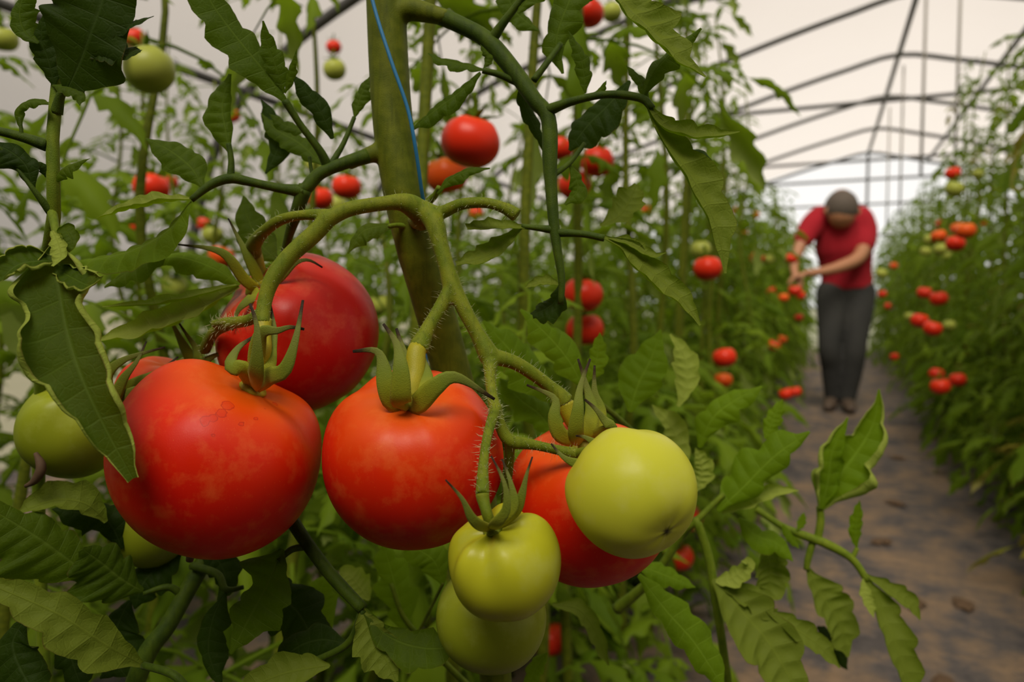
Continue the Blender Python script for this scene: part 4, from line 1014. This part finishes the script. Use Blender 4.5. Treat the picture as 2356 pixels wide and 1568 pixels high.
def foliage_mesh(seed, H, n=36, wide=1.0):
    rr = random.Random(seed); mb = MB(); a = 0
    for i in range(n):
        t = leaf_template(seed * 50 + i % 5, True); z = lerp(.14, H - .03, i / (n - 1)); a += 2.4 + rr.uniform(-.4, .4)
        k = rr.uniform(.75, 1.1) * (1 if z < H * .8 else .6)
        mt = Matrix.Translation((0, 0, z)) @ Matrix.Rotation(a, 4, 'Z') @ Matrix.Rotation(rr.uniform(-.3, .4), 4, 'Y') @ Matrix.Scale(k, 4)
        mb.add([mt @ Vector(v) for v in t.v], t.f, t.uv)
    return mb.mesh('foliage', M['leaf_far'])
fol = [foliage_mesh(s, 1.8) for s in (1, 2, 3, 4)]
def far_plant(X, Y, H, label, group, rr):
    pl = empty('tomato_plant', (X, Y, 0)); tag(pl, label, 'tomato plant', group)
    st = obj('main_stem', rr.choice(stem_meshes), pl); st.scale = (1, 1, H / 1.95)
    f = obj('foliage', rr.choice(fol), pl, (0, 0, 0), (0, 0, rr.uniform(0, 6.28))); f.scale = (rr.uniform(.9, 1.1), rr.uniform(.9, 1.15), H / 1.8)
    return pl

rr = random.Random(21)
# left row, beginning right behind the plant in front
Y = .72; i = 0
ords = ['first', 'second', 'third', 'fourth', 'fifth', 'sixth', 'seventh', 'eighth', 'ninth', 'tenth', 'eleventh', 'twelfth']
while Y < 4.6:
    row_plant(-.37 + rr.uniform(-.04, .04), Y, rr.uniform(1.68, 1.86), f'tall tomato plant of the left row, {ords[i]} one behind the focused plant', 'near plants of the left row', Y > 2.2, rr, limx=(-2, -.07 if Y < 3.2 else -.18))
    Y += rr.uniform(.24, .29); i += 1
    if i > 11: break
while Y < 13.2:
    far_plant((-.50 if Y < 6.2 else -.42) + rr.uniform(-.04, .04), Y, rr.uniform(1.60, 1.8), 'blurred tomato plant far along the left row, merging with its neighbours', 'far plants of the left row', rr); Y += .33
# second file of the left row
Y = .1
while Y < 13:
    far = Y > 3
    if far: far_plant(-.80, Y, rr.uniform(1.5, 1.75), 'blurred tomato plant in the file hidden behind the left row', 'rear file of the left row', rr)
    else: row_plant(-.86, Y, rr.uniform(1.35, 1.75), 'leafy tomato plant in the rear file behind the fruit cluster', 'rear file close to the camera', True, rr, n=30)
    Y += .33
Y = -.1
while Y < 3.2:      # low bushy growth at the foot of the left row
    row_plant(-.62 + rr.uniform(-.1, .1), Y, rr.uniform(.75, 1.05), 'low bushy tomato growth at the foot of the left row', 'low growth of the left row', False, rr, n=26); Y += .26
# row beyond the left aisle
Y = -.9
while Y < 9:
    far_plant(-2.05 + rr.uniform(-.08, .08), Y, rr.uniform(1.5, 1.9), 'blurred tomato plant of the row along the left film wall', 'plants along the left wall', rr); Y += .36
Y = -.2
while Y < 6:
    far_plant(-1.5 + rr.uniform(-.08, .08), Y, rr.uniform(1.1, 1.45), 'blurred low tomato plant in the row left of the left aisle', 'low row on the left', rr); Y += .36
# right row
Y = 1.75; i = 0
while Y < 5.6:
    row_plant(.84 + rr.uniform(-.05, .05), Y, rr.uniform(2.0, 2.25), f'tomato plant of the right row, {ords[i]} one counted from the right edge of the photo', 'near plants of the right row', True, rr, n=38, yellow=.14 if Y < 3.4 else .05, limx=(.50, 3))
    Y += rr.uniform(.30, .36); i += 1
    if i > 11: break
while Y < 13.2:
    far_plant(.90 + rr.uniform(-.04, .04), Y, rr.uniform(1.8, 2.05), 'blurred tomato plant far along the right row, merging with its neighbours', 'far plants of the right row', rr); Y += .34
Y = 1.6
while Y < 6:      # bushy foot of the right row
    row_plant(.80 + rr.uniform(-.05, .05), Y, rr.uniform(.7, 1.0), 'low bushy tomato growth at the foot of the right row', 'low growth of the right row', True, rr, n=28, yellow=.08 if Y < 3.5 else 0, limx=(.46, 3)); Y += .28
Y = 2.2
while Y < 13:
    far_plant(1.30, Y, rr.uniform(1.8, 2.1), 'blurred tomato plant in the file behind the right row', 'rear file of the right row', rr); Y += .42

# ---------------------------------------------------------------- tomatoes hanging in the rows
def far_tom_proto(mat, seed, sq=.85):
    mb = MB(); tomato_mesh(mb, 1.0, (0, 0, 1), sq, 5, .04, .15, seed, 28, 18)
    body = mb.mesh('tomato', M[mat])
    cb = MB(); a = random.Random(seed)
    tube(cb, [Vector((0, 0, sq - .2)), Vector((.05, 0, sq + .25)), Vector((.25, .05, sq + .75))], [.12, .10, .10], 6, n=6)
    for k in range(5):
        th = k * 1.257 + a.uniform(-.2, .2); dx, dy = math.cos(th), math.sin(th)
        tube(cb, [Vector((0, 0, sq - .12)), Vector((dx * .35, dy * .35, sq + .06)), Vector((dx * .7, dy * .7, sq + .12)), Vector((dx * .95, dy * .95, sq + .28))], [.09, .11, .07, .01], 6, n=8, flat=.4, nhint=Vector((0, 0, 1)))
    cal = cb.mesh('calyx', M['leaf_far'])
    return body, cal
PT = {'red': far_tom_proto('red_far', 1), 'orange': far_tom_proto('orange_far', 2), 'green': far_tom_proto('green_far', 3, .92)}
def hang(x, y, r, kind, label, group=None, Rr=None, d=None, sq=1.0):
    Rr = Rr or (.036 if kind != 'green' else .030)
    d = d or Rr * FPX / r; Rr = r * d / FPX
    body, cal = PT[kind]; p = P(x, y, d)
    o = obj('tomato', body, None, p, (R.uniform(-.25, .25), R.uniform(-.25, .25), R.uniform(0, 6.28)), 1.0); o.scale = (Rr, Rr, Rr * sq)
    c = obj('calyx', cal, o); tag(o, label, 'tomato', group)
    return o
for x, y, r_, k, lab, g in TOM:
    near = {('worker' in lab and x < 1900): None}
    hang(x, y, r_, k, lab, g)

# withered leaves on the weed mat
rr = random.Random(5); dl = MB()
blade(dl, [Vector((0, 0, .012)), Vector((.05, .01, .02)), Vector((.11, 0, .012))], Vector((0, 0, 1)), [.002, .03, .034, .02, .002], [.002, .028, .036, .022, .002], nt_=14, nu=3, fold=.1, curl=.5, lobes=3, ldepth=.4)
dm = dl.mesh('withered_leaf', M['dead'])
for x_, y_, ds in ((2050, 1238, 'in the middle of the aisle'), (2095, 1368, 'left of its twin on the near aisle'), (2190, 1370, 'right of its twin on the near aisle'), (2040, 1048, 'farther back in the aisle'), (2160, 1545, 'at the bottom edge of the photo'), (2030, 1150, 'left side of the aisle')):
    dz = CAMH / -((fwd + right * ((x_ - 1178) / FPX) + up * ((784 - y_) / FPX)).z); q = P(x_, y_, dz)
    o = obj('withered_leaf', dm, None, (q.x, q.y, -.012), (0, 0, rr.uniform(0, 6.28)), .9); tag(o, 'withered brown leaf on the weed mat, ' + ds, 'leaf', 'withered leaves on the floor')

# ---------------------------------------------------------------- the worker
PD = 5.62                                                   # depth at which he stands
wp = lambda x, y, dz=0.0: P(x, y, PD + dz)
feet = wp(1938, 940); WO = Vector((feet.x, feet.y, 0))
man = empty('person', WO); tag(man, 'person in red t-shirt and dark trousers standing head bowed in the aisle, picking', 'person')
def skin_obj(name, chains, mat, parent, sub=2, root=0):
    """chains of (point, radius or (rx, ry)); the first point of a later chain may be an index into the vertices"""
    vs = []; es = []; rad = []
    for ch in chains:
        prev = None
        for it in ch:
            if isinstance(it, int): prev = it; continue
            vs.append(Vector(it[0]) - WO); rad.append(it[1] if isinstance(it[1], tuple) else (it[1], it[1]))
            if prev is not None: es.append((prev, len(vs) - 1))
            prev = len(vs) - 1
    m = bpy.data.meshes.new(name); m.from_pydata([tuple(v) for v in vs], es, []); m.update()
    o = bpy.data.objects.new(name, m); col.objects.link(o); o.parent = parent
    md = o.modifiers.new('skin', 'SKIN'); md.use_smooth_shade = True
    for i, sv in enumerate(m.skin_vertices[0].data): sv.radius = rad[i]; sv.use_root = (i == root)
    sd = o.modifiers.new('sub', 'SUBSURF'); sd.levels = sub; sd.render_levels = sub
    m.materials.append(mat); return o
skin_m = plain('tanned_skin', (.42, .20, .10), .5, nscale=30, c2=(.34, .15, .075))
shirt_m = plain('crimson_tshirt', (.38, .002, .014), .9, nscale=9, c2=(.28, .002, .009), bump=.01)
trous_m = plain('worn_grey_trousers', (.008, .009, .010), .9, nscale=5, c2=(.034, .034, .028), bump=.01)
hair_m = plain('cropped_grey_hair', (.13, .105, .08), .8, nscale=60, c2=(.055, .042, .034))
shoe_m = plain('dusty_brown_shoes', (.10, .065, .04), .7, nscale=20, c2=(.04, .028, .02))

def solid(name, chains, mat, vox, sm=6):
    """chains of (point, radius, flatness) swept as tubes and blended into one surface"""
    mb = MB()
    for ch in chains:
        pts = [Vector(q[0]) - WO for q in ch]; fl = ch[0][2] if len(ch[0]) > 2 else 1.0
        tube(mb, pts, [q[1] for q in ch], 16, n=30, flat=fl, nhint=-fwd)
        for q in (ch[0], ch[-1]):
            c = Vector(q[0]) - WO; b2 = MB(); tomato_mesh(b2, q[1] * .98, (0, 0, 1), 1.0, 2, 0, 0, 0, 16, 10, 0, 1.0)
            if fl == 1.0: mb.add([Vector(v) + c for v in b2.v], b2.f)
    o = mb.build(name, mat, None); o.parent = man
    remesh(o, vox, sm); return o
def legc(hx, kx, ky, ax, ay, dk, da, e=0.0):
    return [(wp(hx, 672, .05), .105 + e), (wp((hx + kx) / 2, (680 + ky) / 2, dk / 2), .088 + e), (wp(kx, ky, dk), .064 + e), (wp((kx + ax) / 2 + 2, lerp(ky, ay, .4), (dk + da) / 2), .060 + e), (wp(ax, ay, da), .044 + e)]
ARM_R = [(wp(1880, 508, -.06), .075), (wp(1858, 535, -.10), .058), (wp(1838, 572, -.15), .046), (wp(1827, 605, -.21), .040), (wp(1829, 630, -.27), .030), (wp(1834, 648, -.30), .026)]
ARM_L = [(wp(1980, 512, -.06), .078), (wp(1990, 550, -.12), .058), (wp(1975, 592, -.22), .050), (wp(1930, 614, -.28), .046), (wp(1885, 625, -.31), .036), (wp(1855, 629, -.32), .027)]
TORSO = [(wp(1945, 680, .05), .15, .75), (wp(1946, 630, .03), .15, .75), (wp(1942, 580, -.01), .165, .75), (wp(1934, 530, -.06), .175, .75), (wp(1932, 500, -.10), .14, .75), (wp(1933, 490, -.12), .07, .75)]
HEAD = [(wp(1933, 500, -.14), .058), (wp(1936, 496, -.22), .088), (wp(1936, 480, -.22), .110), (wp(1936, 464, -.20), .096)]
solid('body', [TORSO, HEAD, ARM_R, ARM_L, legc(1918, 1908, 800, 1912, 905, -.08, .02), legc(1968, 1962, 805, 1952, 915, -.10, -.05)], skin_m, .009)
solid('t_shirt', [[(wp(1947, 662, .05), .195, .72), (wp(1947, 625, .03), .190, .74), (wp(1943, 575, -.01), .205, .76), (wp(1934, 530, -.06), .215, .76), (wp(1932, 500, -.10), .175, .8), (wp(1933, 486, -.12), .10, .9)],
    [(wp(1888, 502, -.06), .098), (wp(1868, 520, -.09), .090), (wp(1850, 548, -.12), .074)],
    [(wp(1976, 504, -.06), .105), (wp(1988, 530, -.09), .094), (wp(1988, 562, -.14), .082)]], shirt_m, .010)
solid('trousers', [[(wp(1945, 700, .05), .165, .75), (wp(1946, 675, .05), .175, .74), (wp(1947, 652, .05), .170, .74)],
    [(a_, r_ ) for a_, r_ in legc(1916, 1908, 800, 1916, 915, -.08, .02, .018)], [(a_, r_) for a_, r_ in legc(1975, 1966, 805, 1948, 915, -.10, -.05, .022)]], trous_m, .010)
# hair cap: crown of the bowed head
hc = wp(1936, 476, -.22)
mb = MB(); vs = []; fs = []; ax_ = (Vector((0, 0, 1)) * .78 - fwd * .68).normalized(); x1 = right; y1 = ax_.cross(x1).normalized()
for j in range(11):
    f = math.radians(112) * j / 10
    for i in range(24):
        th = 2 * math.pi * i / 24
        q = ax_ * (math.cos(f) * .130) + x1 * (math.sin(f) * math.cos(th) * .116) + y1 * (math.sin(f) * math.sin(th) * .128)
        vs.append(hc + q * (1 + .015 * noise.noise(q * 40)) - ax_ * .005)
for j in range(10):
    for i in range(24): fs.append((j * 24 + i, (j + 1) * 24 + i, (j + 1) * 24 + (i + 1) % 24, j * 24 + (i + 1) % 24))
mb.add(vs, fs); mb.build('hair', hair_m, man)
# face pieces on the lowered head: ears, nose
for s_ in (-1, 1):
    mb = MB(); e = hc + right * (s_ * .112) - fwd * .02 + Vector((0, 0, -.035))
    tube(mb, [e + Vector((0, 0, .03)), e + right * s_ * .012, e - Vector((0, 0, .03))], [.008, .016, .008], 8, n=8, flat=.6); mb.build('ear', skin_m, man)
mb = MB(); e = hc - fwd * .085 - Vector((0, 0, .080)); tube(mb, [e + fwd * .02 + Vector((0, 0, .03)), e, e - Vector((0, 0, .02)) - fwd * .015], [.008, .014, .010], 8, n=6); mb.build('nose', skin_m, man)
# hands with five fingers round the fruit
def hand(c, d, side):
    mb = MB(); d = d.normalized(); nrm = Vector((0, 0, 1)); s_ = d.cross(nrm).normalized() * side; dn = -nrm
    tube(mb, [c - d * .05, c, c + d * .045], [.024, .036, .036], 10, n=8, flat=.45, nhint=nrm)
    for k, (ln, o_) in enumerate(((.070, -.028), (.080, -.010), (.075, .010), (.060, .028))):
        b = c + d * .035 + s_ * o_
        tube(mb, [b, b + d * ln * .45, b + d * ln * .8 + dn * ln * .25, b + d * ln * .85 + dn * ln * .6], [.010, .0095, .0085, .006], 8, n=10)
    b = c - d * .01 - s_ * .03
    tube(mb, [b, b - s_ * .025 + d * .02, b - s_ * .03 + d * .05 + dn * .02], [.012, .011, .008], 8, n=8)
    return mb
h1 = wp(1836, 645, -.30); hand(h1, wp(1836, 665, -.30) - h1 - right * .02, 1).build('hand', skin_m, man)
h2 = wp(1846, 631, -.32); hand(h2, -right - Vector((0, 0, .35)), 1).build('hand', skin_m, man)
for x_, dz in ((1912, .0), (1950, -.08)):
    b = wp(x_, 925, dz); b.z = 0
    mb = MB(); fd = Vector((-.12 if x_ < 1930 else .1, -1, 0)).normalized()
    tube(mb, [b - fd * .10 + Vector((0, 0, .05)), b - fd * .03 + Vector((0, 0, .052)), b + fd * .08 + Vector((0, 0, .042)), b + fd * .17 + Vector((0, 0, .032)), b + fd * .205 + Vector((0, 0, .026))],
         [.036, .048, .050, .046, .026], 12, n=14, flat=.85, nhint=Vector((0, 0, 1)))
    sh = mb.build('shoe', shoe_m, man)
